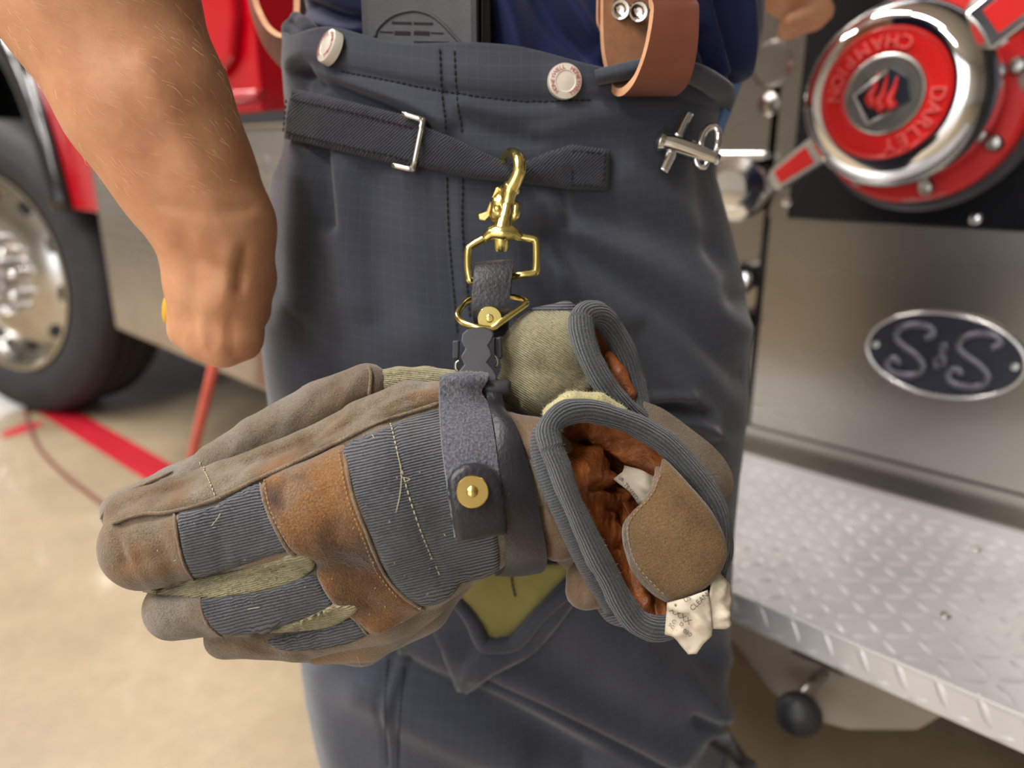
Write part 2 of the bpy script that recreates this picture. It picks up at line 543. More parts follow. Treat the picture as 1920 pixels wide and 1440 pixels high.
def seg_dist(Q, poly):
    """distance of each 2-D point to a polyline"""
    best = np.full(len(Q), 1e9)
    P = np.asarray(poly, float)
    for a, b in zip(P[:-1], P[1:]):
        d = b - a; L2 = max(float(d @ d), 1e-9)
        t = np.clip(((Q - a) @ d) / L2, 0, 1)
        best = np.minimum(best, np.linalg.norm(Q - a - t[:, None] * d, axis=1))
    return best

def folds(Q, strokes):
    """crease and ridge heights in metres; each stroke (polyline, width, amount)"""
    h = np.zeros(len(Q))
    for poly, w, a in strokes:
        p = spline(poly, max(2, 6 * (len(poly) - 1))) if len(poly) > 2 else poly
        h += a * np.exp(-(seg_dist(Q, p) / w) ** 2)
    return h

# ------------------------------------------------------------------ blended capsule bodies (surface nets)
class Blend:
    def __init__(s, res=0.0025):
        s.caps, s.res = [], res
    def cap(s, *pts, k=8.0):
        """chain of (px, py, depth, radius_px)"""
        w = [(np.array(W(p[0], p[1], p[2])), p[3] * p[2] / FPX) for p in pts]
        return s.chain(w, k * pts[0][2] / FPX)
    def chain(s, w, k):
        for (a, ra), (b, rb) in zip(w[:-1], w[1:]):
            s.caps.append((np.asarray(a, float), np.asarray(b, float), ra, rb, k))
        if len(w) == 1:
            s.caps.append((np.asarray(w[0][0], float), np.asarray(w[0][0], float) + 1e-5, w[0][1], w[0][1], k))
        return s
    def mesh(s, bump=None, squash=None):
        pad = 0.02
        lo = np.min([np.minimum(a, b) - max(ra, rb) for a, b, ra, rb, k in s.caps], 0) - pad
        hi = np.max([np.maximum(a, b) + max(ra, rb) for a, b, ra, rb, k in s.caps], 0) + pad
        h = s.res
        n = np.ceil((hi - lo) / h).astype(int) + 1
        F = np.full(n, 0.05, dtype=np.float32)
        for a, b, ra, rb, k in s.caps:
            m = max(ra, rb) + 0.03
            i0 = np.maximum(((np.minimum(a, b) - m - lo) / h).astype(int), 0)
            i1 = np.minimum(((np.maximum(a, b) + m - lo) / h).astype(int) + 2, n)
            g = [lo[q] + h * np.arange(i0[q], i1[q]) for q in range(3)]
            X, Y, Z = np.meshgrid(*g, indexing='ij', sparse=True)
            d = b - a; L2 = max(float(d @ d), 1e-12)
            t = np.clip(((X - a[0]) * d[0] + (Y - a[1]) * d[1] + (Z - a[2]) * d[2]) / L2, 0, 1)
            D = np.sqrt((X - a[0] - t * d[0]) ** 2 + (Y - a[1] - t * d[1]) ** 2 + (Z - a[2] - t * d[2]) ** 2) - (ra + (rb - ra) * t)
            sl = tuple(slice(i0[q], i1[q]) for q in range(3))
            A = F[sl]
            hh = np.maximum(k - np.abs(A - D), 0) / k
            F[sl] = np.minimum(A, D) - hh * hh * k * 0.25
        v, f = surface_nets(F, lo, h)
        return v, f

def surface_nets(F, lo, h):
    ins = F < 0
    c = np.zeros(tuple(np.array(F.shape) - 1), dtype=np.int8)
    for dx in (0, 1):
        for dy in (0, 1):
            for dz in (0, 1):
                c += ins[dx:F.shape[0] - 1 + dx, dy:F.shape[1] - 1 + dy, dz:F.shape[2] - 1 + dz]
    act = (c > 0) & (c < 8)
    I = np.argwhere(act)
    idx = np.full(c.shape, -1, dtype=np.int64)
    idx[act] = np.arange(len(I))
    P = np.zeros((len(I), 3)); cnt = np.zeros(len(I))
    corners = [(0, 0, 0), (1, 0, 0), (0, 1, 0), (1, 1, 0), (0, 0, 1), (1, 0, 1), (0, 1, 1), (1, 1, 1)]
    for a in range(8):
        for b in range(a + 1, 8):
            ca, cb = np.array(corners[a]), np.array(corners[b])
            if np.abs(ca - cb).sum() != 1: continue
            fa = F[tuple((I + ca).T)]; fb = F[tuple((I + cb).T)]
            m = (fa < 0) != (fb < 0)
            t = np.where(m, fa / np.where(m, fa - fb, 1), 0)
            P[m] += (ca + t[:, None] * (cb - ca))[m]; cnt[m] += 1
    V = lo + h * (I + P / cnt[:, None])
    faces = []
    for ax in range(3):
        o = [0, 0, 0]; o[ax] = 1
        A = ins[:F.shape[0] - o[0], :F.shape[1] - o[1], :F.shape[2] - o[2]]
        B = ins[o[0]:, o[1]:, o[2]:]
        for flip in (0, 1):
            E = np.argwhere((A & ~B) if not flip else (~A & B))
            u, w = [(1, 2), (2, 0), (0, 1)][ax]
            E = E[(E[:, u] > 0) & (E[:, w] > 0)]
            q = []
            for du, dw in ((-1, -1), (0, -1), (0, 0), (-1, 0)):
                G = E.copy(); G[:, u] += du; G[:, w] += dw
                q.append(idx[tuple(G.T)])
            q = np.stack(q, 1)
            faces.append(q if not flip else q[:, ::-1])
    Fq = np.concatenate(faces)
    Fq = Fq[(Fq >= 0).all(1)]
    return V, Fq

def vnormals(v, f):
    n = np.zeros_like(v)
    a = v[f[:, 2]] - v[f[:, 0]]; b = v[f[:, 3]] - v[f[:, 1]]
    fn = np.cross(a, b)
    for k in range(4): np.add.at(n, f[:, k], fn)
    return n / np.maximum(np.linalg.norm(n, axis=1, keepdims=True), 1e-12)

def sculpt(v, f, strokes=(), rough=None):
    """raise and crease a body along strokes given in pixels, and roughen it"""
    n = vnormals(v, f)
    h = np.zeros(len(v))
    if strokes:
        q, _ = to_px(v)
        view = np.array(CAM) - v
        front = np.clip(np.sum(n * view, 1) / np.linalg.norm(view, axis=1) * 3 + 0.4, 0, 1)
        h += folds(q, strokes) * front
    if rough:
        for sc, amp, seed in rough:
            h += amp * wobble(v, sc, seed)
    return v + n * h[:, None]

def bvh_of(*vf):
    V, Fc, o = [], [], 0
    for v, f in vf:
        V += [tuple(p) for p in v]; Fc += [tuple(int(i) + o for i in q) for q in f]; o += len(v)
    return BVHTree.FromPolygons(V, Fc)

def drop(bvh, px, py, guess=0.45):
    """point of a surface seen at a pixel, with its normal"""
    r = ray(px, py)
    hit = bvh.ray_cast(CAM, r.normalized())
    if hit[0] is not None:
        return hit[0], hit[1]
    best = None
    for d in np.linspace(guess - 0.06, guess + 0.1, 9):
        q = bvh.find_nearest(CAM + r * d)
        if q[0] is not None and (best is None or q[3] < best[2]):
            best = (q[0], q[1], q[3])
    return best[0], best[1]

def inside(pt, poly):
    x, y = pt; c = False
    for (x1, y1), (x2, y2) in zip(poly, np.roll(poly, -1, 0)):
        if (y1 > y) != (y2 > y) and x < (x2 - x1) * (y - y1) / (y2 - y1) + x1:
            c = not c
    return c

def patch(name, poly, bvh, thick, material, parent, step=9.0, lift=0.0, edge=10.0, rot=0.0, smoothn=6, strokes=(), rnd=True, rough=None, guess=0.45, sink=0.0015, uvscale=0.002, **k):
    """cloth or leather piece lying on a surface: its outline gets its own thickness and rounded rim"""
    P = np.asarray(poly, float)
    n = max(24, int(np.linalg.norm(np.diff(np.vstack([P, P[:1]]), axis=0), axis=1).sum() / step))
    if rnd:
        B = spline(P, n, closed=True)
    else:
        B = []
        for a, b in zip(P, np.roll(P, -1, 0)):
            m = max(1, int(np.linalg.norm(b - a) / step))
            B += [a + (b - a) * i / m for i in range(m)]
        B = np.array(B)
    n = len(B)
    loop = np.vstack([B, B[:1]])
    gx = np.arange(B[:, 0].min(), B[:, 0].max(), step); gy = np.arange(B[:, 1].min(), B[:, 1].max(), step)
    G = np.array([(x + (0.5 * step if j % 2 else 0), y) for j, y in enumerate(gy) for x in gx])
    G = np.array([g for g in G if inside(g, B)]) if len(G) else np.zeros((0, 2))
    if len(G): G = G[seg_dist(G, loop) > step * 0.55]
    Q = np.vstack([B, G]) if len(G) else B
    res = delaunay_2d_cdt([Vector(q) for q in Q], [(i, (i + 1) % n) for i in range(n)], [], 1, 1e-4)
    Q = np.array([tuple(q) for q in res[0]]); tris = [tuple(t) for t in res[2]]
    hits = [drop(bvh, q[0], q[1], guess) for q in Q]
    Pt = np.array([tuple(h[0]) for h in hits]); Nn = np.array([tuple(h[1]) for h in hits])
    view = np.array(CAM) - Pt; view /= np.linalg.norm(view, axis=1, keepdims=True)
    Nn = np.where((np.sum(Nn * view, 1) < 0)[:, None], view, Nn) + 0.25 * view
    T = np.array(tris); P0 = Pt.copy()
    for _ in range(smoothn):
        acc = Nn.copy()
        for a, b in ((0, 1), (1, 2), (2, 0)):
            np.add.at(acc, T[:, a], Nn[T[:, b]]); np.add.at(acc, T[:, b], Nn[T[:, a]])
        Nn = acc / np.linalg.norm(acc, axis=1, keepdims=True)
        avg = np.zeros_like(Pt); ct = np.zeros(len(Pt))
        for a, b in ((0, 1), (1, 2), (2, 0)):
            np.add.at(avg, T[:, a], Pt[T[:, b]]); np.add.at(ct, T[:, a], 1)
            np.add.at(avg, T[:, b], Pt[T[:, a]]); np.add.at(ct, T[:, b], 1)
        inner = np.ones(len(Pt), bool); inner[:n] = False
        Pt[inner] = 0.5 * Pt[inner] + 0.5 * (avg / np.maximum(ct, 1)[:, None])[inner]
    e = seg_dist(Q, loop)
    pr = np.clip(e / edge, 0, 1)
    h = lift + thick * (0.35 + 0.65 * np.sqrt(1 - (1 - pr) ** 2))
    h = h + np.maximum(0, np.sum((P0 - Pt) * Nn, 1))
    extra = np.zeros(len(Q))
    if strokes: extra += folds(Q, strokes)
    if rough:
        for sc, amp, seed in rough: extra += amp * wobble(Pt, sc, seed) * pr
    h = np.maximum(h + extra, lift + min(thick, 0.0005))
    top = Pt + Nn * h[:, None]
    bot = Pt + Nn * (lift - sink)
    m = len(Q)
    def area(t): 
        a, b, c = Q[t[0]], Q[t[1]], Q[t[2]]
        return (b[0] - a[0]) * (c[1] - a[1]) - (b[1] - a[1]) * (c[0] - a[0])
    ft = [t if area(t) < 0 else t[::-1] for t in tris]
    faces = ft + [tuple(i + m for i in t[::-1]) for t in ft]
    cnt = {}
    for t in ft:
        for a, b in ((t[0], t[1]), (t[1], t[2]), (t[2], t[0])):
            cnt[(a, b)] = 1
    for (a, b) in list(cnt):
        if (b, a) not in cnt:
            faces.append((b, a, a + m, b + m))
    ca, sa = math.cos(rot), math.sin(rot)
    uv = np.stack([Q[:, 0] * ca + Q[:, 1] * sa, -Q[:, 0] * sa + Q[:, 1] * ca], 1) * uvscale
    return build(name, np.vstack([top, bot]), faces, material, parent, uvs=np.vstack([uv, uv]), **k)

def on_surface(bvh, line, n, lift=0.0, guess=0.45, smooth=True):
    L = spline(line, n) if smooth else np.asarray(line, float)
    out = []
    for x, y in L:
        p, nn = drop(bvh, x, y, guess)
        view = (CAM - p).normalized()
        out.append(p + (nn if nn.dot(view) > 0 else view) * lift)
    P = np.array([tuple(p) for p in out])
    for _ in range(2):
        P[1:-1] = 0.5 * P[1:-1] + 0.25 * (P[:-2] + P[2:])
    return P

def piping(name, line, bvh, r, material, parent, n=None, lift=0.0, guess=0.45, flat=1.0, **k):
    n = n or max(12, int(sum(math.dist(a, b) for a, b in zip(line[:-1], line[1:])) / 9))
    P = on_surface(bvh, line, n, lift, guess)
    R = r * (0.8 + 0.25 * wobble(P, 160, 5)); R[0] *= 0.4; R[-1] *= 0.4
    return tube(name, P, list(R), material, parent, seg=8, **k)

def stitches(name, line, bvh, material, parent, length=0.0024, gap=0.0016, r=0.00035, lift=0.0006, guess=0.45, **k):
    n = max(20, int(sum(math.dist(a, b) for a, b in zip(line[:-1], line[1:])) / 4))
    P = on_surface(bvh, line, n, lift, guess)
    ln = np.concatenate([[0], np.cumsum(np.linalg.norm(np.diff(P, axis=0), axis=1))])
    mb = MB(); t = 0.0
    while t + length < ln[-1]:
        q = np.array([[np.interp(t + length * u, ln, P[:, a]) for a in range(3)] for u in (0, 0.33, 0.66, 1)])
        v, f, uv = tube_geo(q, [r * 0.5, r, r, r * 0.5], 5)
        mb.add(v, f, uv); t += length + gap
    return mb.build(name, material, parent, kind='stuff', **k)

def text_geo(s, size, depth=0.0):
    c = bpy.data.curves.new('txt', 'FONT')
    c.body = s; c.size = size; c.extrude = depth; c.resolution_u = 3
    c.align_x = 'CENTER'; c.align_y = 'CENTER'
    o = bpy.data.objects.new('txt', c)
    COL.objects.link(o)
    bpy.context.view_layer.update()
    me = bpy.data.meshes.new_from_object(o)
    v = [tuple(p.co) for p in me.vertices]; f = [tuple(p.vertices) for p in me.polygons]
    bpy.data.objects.remove(o); bpy.data.curves.remove(c); bpy.data.meshes.remove(me)
    return v, f

def place_text(mb, s, size, depth, o, ux, uy):
    ux, uy = Vector(ux).normalized(), Vector(uy).normalized(); uz = ux.cross(uy)
    v, f = text_geo(s, size, depth)
    mb.add([Vector(o) + ux * p[0] + uy * p[1] + uz * p[2] for p in v], f)

def arc_text(mb, s, size, depth, o, ux, uy, radius, start, step, inward=False):
    """letters on a circle; start and step in degrees clockwise from ux"""
    ux, uy = Vector(ux), Vector(uy)
    wid = [{'I': 0.5, 'M': 1.2, 'W': 1.25, 'L': 0.85, 'E': 0.9}.get(ch, 1.0) for ch in s]
    for i, ch in enumerate(s):
        if ch == ' ': continue
        a = math.radians(start + step * (sum(wid[:i]) + wid[i] / 2 - 0.5))
        rad = ux * math.cos(a) + uy * math.sin(a)
        tan = ux * math.sin(a) - uy * math.cos(a)
        if inward: rad_up, t = -rad, -tan
        else: rad_up, t = rad, tan
        place_text(mb, ch, size, depth, Vector(o) + rad * radius, t, rad_up)

# ================================================================== the place
def structure(o): o['kind'] = 'structure'; return o
structure(box('floor', (-30, -34, -0.1), (30, 40, 0.0), 'concrete'))
def pierced(y, x0, x1, d0, d1):
    return [Vector((x, y, z)) for x, z in ((x0, 0), (d0, 0), (d0, 3.9), (d1, 3.9), (d1, 0), (x1, 0), (x1, CEIL), (x0, CEIL))]
structure(prism('wall_back', pierced(12, -12, 9, -10.5, -4.2), (0, 0.2, 0), 'painted_wall'))
structure(prism('wall_front', pierced(-7.2, -12, 9, -8.0, -0.6), (0, 0.2, 0), 'painted_wall'))
structure(box('wall_right', (8.8, -7, 0.0), (9, 12, CEIL), 'painted_wall'))
structure(box('wall_left', (-12.2, -7, 0.0), (-12, 12, CEIL), 'painted_wall'))
structure(box('ceiling', (-12.2, -7.2, CEIL), (9, 12.2, CEIL + 0.1), 'ceiling_white'))
for i, (lx, ly) in enumerate(LAMPS):
    where = ['behind the viewer on the left', 'nearest the front bay door', 'above the firefighter', 'far behind on the left', 'far left of the truck', 'over the front wheel'][i]
    o = empty('ceiling_light', (lx, ly, CEIL), 'white strip light on the ceiling ' + where, 'ceiling light', 'strip lights on the ceiling')
    box('housing', (lx - 0.16, ly - 1.03, CEIL - 0.12), (lx + 0.16, ly + 1.03, CEIL), 'lamp_housing', o, bevel=0.01)
    for e in (-1, 1):
        box('end_cap', (lx - 0.165, ly + e * 1.03 - 0.015, CEIL - 0.15), (lx + 0.165, ly + e * 1.03 + 0.015, CEIL), 'dull_steel', o)

# ================================================================== fire truck, seen along its side
PH = math.radians(46.0)
EV = Vector((math.sin(PH), -math.cos(PH), 0))     # along the side, towards the right of the view
NV = Vector((math.cos(PH), math.sin(PH), 0))      # into the truck
ZV = Vector((0, 0, 1))
def TW(s, n, z): return EV * s + NV * n + ZV * z
def on_side(px, py, n):
    r = ray(px, py)
    p = CAM + r * (n / r.dot(NV))
    return p.dot(EV), p.z
def on_deck(px, py, z):
    r = ray(px, py)
    p = CAM + r * ((z - CAM.z) / r.z)
    return p.dot(EV), p.dot(NV)
def tbox(name, s0, s1, n0, n1, z0, z1, material, parent, bevel=0.0, **k):
    v, f = box_geo(TW(s0, n0, z0), EV * (s1 - s0), NV * (n1 - n0), ZV * (z1 - z0))
    return build(name, v, f, material, parent, bevel=bevel, smooth=False, **k)
def tplate(name, pts, n, depth, material, parent, bevel=0.0, **k):
    return prism(name, [TW(s, n, z) for s, z in pts], NV * depth, material, parent, bevel=bevel, **k)

NP, ZS, NE = 1.21, 0.42, 0.75       # pump panel plane, step height, step edge plane
truck = empty('fire_truck', TW(-0.6, 1.4, 0), 'red fire truck with polished pump panel and diamond plate step', 'fire truck')

sL, _ = on_side(1446, 400, NP)
_, zbt = on_side(1600, 417, NP)
_, zled = on_side(1400, 285, NP)
sR = on_side(1920, 700, NP)[0] + 1.1
sM = on_side(1150, 500, NP)[0]

# --- step with diamond plate treads
step = tbox('running_step', sM - 0.55, sR, NE, NP - 0.004, ZS - 0.004, ZS, 'diamond_plate', truck)
zl = on_side(1600, 1263, NE)[1]
tbox('step_lip', sM - 0.55, sR, NE - 0.004, NE, zl, ZS, 'diamond_plate', truck)
tbox('step_edge', sM - 0.55, sR, NE - 0.005, NE + 0.004, ZS - 0.004, ZS + 0.0015, 'diamond_plate', truck, bevel=0.001)
tbox('kick_angle', sM - 0.55, sR, NP - 0.05, NP - 0.004, ZS, ZS + 0.004, 'brushed_steel', truck)
tbox('kick_rail', sM - 0.55, sR, NP - 0.008, NP - 0.002, ZS, ZS + 0.035, 'brushed_steel', truck)
def lug_geo(o, a, b, c, L=0.015, Wd=0.0040, H=0.0026):
    """one raised lens of tread plate; a along, b across, c up"""
    o = Vector(o); v = []
    for t, w, h in ((-1, 0, 0), (-0.55, 0.8, 0), (0, 1, 0), (0.55, 0.8, 0), (1, 0, 0), (0.55, -0.8, 0), (0, -1, 0), (-0.55, -0.8, 0), (-0.6, 0, 0.85), (0, 0, 1), (0.6, 0, 0.85)):
        v.append(o + a * (t * L) + b * (w * Wd) + c * (h * H))
    f = [(0, 1, 8), (1, 2, 9, 8), (2, 3, 10, 9), (3, 4, 10), (4, 5, 10), (5, 6, 9, 10), (6, 7, 8, 9), (7, 0, 8)]
    return v, f
def lugs(name, o, ua, ub, na, nb, pitch, up, parent, L=0.015, m='diamond_plate'):
    mb = MB()
    for i in range(na):
        for j in range(nb):
            p = Vector(o) + ua * (pitch * i) + ub * (pitch * j)
            d = (ua + ub) if (i + j) % 2 else (ua - ub)
            d = d.normalized()
            v, f = lug_geo(p, d, up.cross(d).normalized(), up, L)
            mb.add(v, f)
    return mb.build(name, m, parent, kind='stuff')
lugs('tread_lugs', TW(sM - 0.3, NE + 0.018, ZS), EV, NV, int((sR - sM) / 0.027), 14, 0.0265, ZV, truck)
mb = MB()
for i in range(int((sR - sM + 0.3) / 0.038)):
    p = TW(sM - 0.3 + 0.038 * i, NE - 0.004, (zl + ZS) / 2 + 0.006)
    d = (EV * 0.45 - ZV * 0.9).normalized()
    v, f = lug_geo(p, d, NV.cross(d).normalized(), -NV, 0.02, 0.0042, 0.0022); mb.add(v, f)
    p2 = p + EV * 0.019 - ZV * 0.02
    d = (EV * 0.9 + ZV * 0.3).normalized()
    v, f = lug_geo(p2, d, NV.cross(d).normalized(), -NV, 0.011, 0.0034, 0.0014); mb.add(v, f)
mb.build('lip_lugs', 'diamond_plate', truck, kind='stuff')
for px, py in ((1466, 866), (1848, 967), (1772, 1155), (1830, 1030)):
    s, n = on_deck(px, py, ZS)
    lathe('step_rivet', [(0.006, 0.0), (0.006, 0.001), (0.0045, 0.003), (0.0, 0.0042)], TW(s, n, ZS), ZV, 'dull_steel', truck, seg=12)

# --- pump panel
tbox('pump_panel', sL, sR, NP, NP + 0.003, ZS + 0.03, zbt, 'brushed_steel', truck)
tbox('upper_panel', sL + 0.03, sR, NP - 0.003, NP + 0.003, zbt + 0.002, zbt + 0.75, 'polished_black', truck, bevel=0.001)
tbox('panel_post', sL - 0.002, sL + 0.03, NP - 0.004, NP + 0.003, zbt, zbt + 0.75, 'brushed_steel', truck)
tbox('panel_gap_shade', sL - 0.018, sL - 0.003, NP + 0.012, NP + 0.02, ZS + 0.03, zled - 0.02, 'slot_black', truck)  # black slab between the panels, painted for the shade in the recess
tbox('side_panel', sM - 0.5, sL - 0.018, NP + 0.004, NP + 0.012, zled, zled + 0.8, 'brushed_steel', truck)
tbox('ledge', sM - 0.5, sL - 0.006, NP - 0.03, NP + 0.01, zled - 0.012, zled, 'polished_aluminium', truck, bevel=0.002)
tbox('lower_recess', sM - 0.5, sL - 0.018, NP + 0.05, NP + 0.06, ZS, zled, 'brushed_steel', truck)
for px, py in ((1476, 379), (1829, 410)):
    s, z = on_side(px, py, NP - 0.003)
    lathe('panel_bolt', [(0.008, 0), (0.008, 0.003), (0.0055, 0.0055), (0, 0.0065)], TW(s, NP - 0.003, z), -NV, 'chrome', truck, seg=14)
for px, py, r in ((1390, 352, 0.055), (1388, 520, 0.03), (1392, 600, 0.022)):
    s, z = on_side(px, py, NP + 0.0)
    lathe('discharge_cap', [(r * 0.9, -0.06), (r * 0.9, 0), (r, 0.004), (r, 0.022), (r * 0.93, 0.03), (r * 0.6, 0.036), (r * 0.55, 0.044), (0, 0.046)], TW(s, NP, z), -NV, 'chrome', truck, seg=40)
s, z = on_side(1452, 120, NP + 0.004)
lathe('gauge_boss', [(0.036, 0), (0.036, 0.006), (0.03, 0.012), (0, 0.014)], TW(s, NP + 0.004, z), -NV, 'brushed_steel', truck)
lathe('gauge_boss', [(0.018, 0), (0.018, 0.006), (0.013, 0.010), (0, 0.012)], TW(s, NP + 0.004, z - 0.06), -NV, 'brushed_steel', truck)

# --- oval maker's badge
bs_, bz_ = on_side(1768, 664, NP)
ra_s = abs(on_side(1916, 690, NP)[0] - on_side(1620, 640, NP)[0]) / 2
ra_z = abs(on_side(1768, 583, NP)[1] - on_side(1768, 748, NP)[1]) / 2 * 0.96
def oval(k, n=64): return [(bs_ + ra_s * k * math.cos(t), bz_ + ra_z * k * math.sin(t)) for t in np.linspace(0, 2 * math.pi, n, endpoint=False)]
bad = tplate('maker_badge', oval(1.0), NP, -0.006, 'badge_blue', truck, bevel=0.0015, label='oval dark badge with S and S lettering')
tube('badge_rim', [TW(s, NP - 0.007, z) for s, z in oval(0.985)], 0.0028, 'polished_aluminium', bad, seg=8, closed=True)
lm = MB()
for ch, ds in (('S', -0.40), ('S', 0.40)):
    # a fat scrolled letter drawn as a tube
    c = bs_ + ra_s * ds; h = ra_z * 0.62; w = ra_s * 0.27
    pts = [(0.62, 0.55), (1.0, 0.75), (0.75, 1.0), (0.1, 1.02), (-0.6, 0.8), (-0.75, 0.42), (-0.3, 0.12), (0.35, -0.15), (0.75, -0.5), (0.55, -0.88), (-0.1, -1.02), (-0.8, -0.95), (-1.0, -0.6), (-0.6, -0.42), (-0.4, -0.62)]
    v, f, uv = tube_geo([TW(c + w * a, NP - 0.007, bz_ + h * b) for a, b in spline(pts, 60)], 0.0056, 8)
    lm.add(v, f, uv)
pts = [(0.55, -0.5), (-0.1, 0.25), (0.05, 0.55), (0.3, 0.4), (-0.1, -0.05), (-0.45, -0.3), (-0.25, -0.6), (0.2, -0.35), (0.5, 0.0)]
v, f, uv = tube_geo([TW(bs_ + ra_s * 0.12 * a * 1.2, NP - 0.007, bz_ + ra_z * 0.5 * b) for a, b in spline(pts, 40)], 0.0028, 8)
lm.add(v, f, uv)
lm.build('badge_letters', 'badge_letter', bad)
for sx in (-0.87, 0.87):
    lathe('badge_rivet', [(0.005, 0), (0.005, 0.002), (0, 0.004)], TW(bs_ + ra_s * sx, NP - 0.006, bz_), -NV, 'dull_steel', bad, seg=12)

# --- under the step
nb = 0.84
sk = [on_side(px, py, nb) for px, py in ((1300, 1120), (1392, 1222), (1440, 1290), (1500, 1342), (1590, 1368), (1720, 1369), (1760, 1345), (1800, 1322), (1800, 1290), (1560, 1180))]
tplate('step_skirt', sk, nb, 0.004, 'skirt_grey', truck, bevel=0.001)
a, b = on_side(1480, 1232, nb - 0.02), on_side(1592, 1240, nb - 0.02)
tbox('drain_bracket', a[0], b[0], nb - 0.025, nb, (a[1] + b[1]) / 2 - 0.006, (a[1] + b[1]) / 2 + 0.012, 'dull_steel', truck, bevel=0.003)
c = on_side(1532, 1290, nb - 0.02)
tube('drain_stem', [TW(c[0], nb, c[1] + 0.012), TW(c[0] - 0.01, nb - 0.03, c[1]), TW(c[0] - 0.022, nb - 0.05, c[1] - 0.03)], 0.007, 'dull_steel', truck)
kc = W(1497, 1338, CAM.z and (TW(*([on_side(1497, 1338, nb - 0.07)[0], nb - 0.07, on_side(1497, 1338, nb - 0.07)[1]])) - CAM).dot(Vector((0, CP, -SP))))
lathe('drain_knob', [(0.004, -0.016), (0.016, -0.015), (0.025, -0.008), (0.0275, 0.0), (0.026, 0.008), (0.018, 0.016), (0.006, 0.0195), (0, 0.02)], kc, (-0.35, -0.85, 0.1), 'black_rubber', truck, seg=32)

# --- pump body, chassis
tbox('pump_body', sM - 0.5, sR, NP + 0.06, 3.2, ZS, 2.5, 'brushed_steel', truck)
tbox('chassis', -6.0, sR, NP + 0.05, 2.7, 0.24, ZS - 0.006, 'underbody', truck)

# --- storage box beside the front wheel
NB = 0.72
s0, _ = on_side(192, 460, NB)
s1 = on_side(585, 480, NB)[0]
zb = on_side(360, 677, NB)[1]
ztop = on_side(500, 238, NB)[1]
tbox('storage_box', s0, s1, NB, NP, zb, ztop, 'plate_polished', truck, bevel=0.008, label='diamond plate storage box beside the front wheel')
tbox('box_edge_trim', s0, s1, NB - 0.004, NB + 0.02, ztop, ztop + 0.006, 'polished_aluminium', truck, bevel=0.002)
lugs('box_lugs', TW(s0 + 0.03, NB, zb + 0.2), EV, ZV, int((s1 - s0 - 0.03) / 0.03), int((ztop - zb - 0.2) / 0.03), 0.03, -NV, truck, L=0.014, m='plate_polished')

# --- red cab with wheel arch
wc = Vector((-1.81, 2.63, 0.52))
ws, wn = wc.dot(EV), wc.dot(NV)
NC = 0.765
arch = [(ws + 0.50 * math.cos(t), 0.56 + 0.74 * math.sin(t)) for t in np.linspace(math.pi, 0.12, 40)]
arch = [p for p in arch if p[1] > 0.74]
cabpts = [(ws - 2.4, 0.74), (ws - 0.50, 0.74)] + arch + [(s0 + 0.03, arch[-1][1]), (s0 + 0.03, ztop + 0.03), (sM - 0.52, ztop + 0.03), (sM - 0.52, 2.7), (ws - 2.4, 2.7)]
tplate('cab_side', cabpts, NC, 2.2, 'fire_red', truck, bevel=0.004)
dz = ztop + 0.10
d0, d1 = s0 - 0.14, s1 - 0.25
door = [(d0, dz + 0.1), (d0 + 0.03, dz + 0.03), (d0 + 0.1, dz), (d1 - 0.1, dz), (d1 - 0.03, dz + 0.03), (d1, dz + 0.1), (d1, dz + 1.3), (d0, dz + 1.3)]
dr = tplate('cab_door', door, NC, -0.022, 'fire_red', truck, bevel=0.012)
tbox('door_handle', d1 - 0.2, d1 - 0.06, NC - 0.05, NC - 0.022, dz + 0.45, dz + 0.48, 'chrome', dr, bevel=0.006)
tbox('sill_strip', s0 - 0.02, s1, NC - 0.012, NC, ztop + 0.008, ztop + 0.03, 'slot_black', truck)  # solid black strip above the storage box
tube('belt_moulding', [TW(s0 - 0.1, NC - 0.002, ztop + 0.062), TW(sM - 0.52, NC - 0.002, ztop + 0.062)], 0.012, 'fire_red', truck, seg=10)
# fender lip
mbf = MB()
ts = np.linspace(math.pi + 0.1, 0.28, 60)
v, f, uv = tube_geo([TW(ws + 0.475 * math.cos(t), NC - 0.005, 0.56 + 0.715 * math.sin(t)) for t in ts], 0.046, 14, flat=1.0); mbf.add(v, f, uv)
mbf.build('fender_lip', 'gloss_black', truck)
inner = MB()
prev = []
vv, ff = [], []
for i, t in enumerate(ts):
    c_, s_ = math.cos(t), math.sin(t)
    vv += [TW(ws + 0.470 * c_, NC - 0.03, 0.56 + 0.705 * s_), TW(ws + 0.470 * c_, NC + 0.7, 0.56 + 0.705 * s_), TW(ws + 0.497 * c_, NC + 0.7, 0.56 + 0.735 * s_), TW(ws + 0.497 * c_, NC - 0.03, 0.56 + 0.735 * s_)]
    if i:
        a_ = 4 * (i - 1)
        ff += [(a_ + k, a_ + (k + 1) % 4, a_ + 4 + (k + 1) % 4, a_ + 4 + k) for k in range(4)]
build('wheel_well', vv, ff, 'slot_black', truck, angle=40)
tplate('well_wall', [(ws - 0.48, 0.3)] + [(ws + 0.48 * math.cos(t), 0.56 + 0.72 * math.sin(t)) for t in np.linspace(math.pi, 0, 24)] + [(ws + 0.48, 0.3)], NC + 0.66, 0.01, 'slot_black', truck)

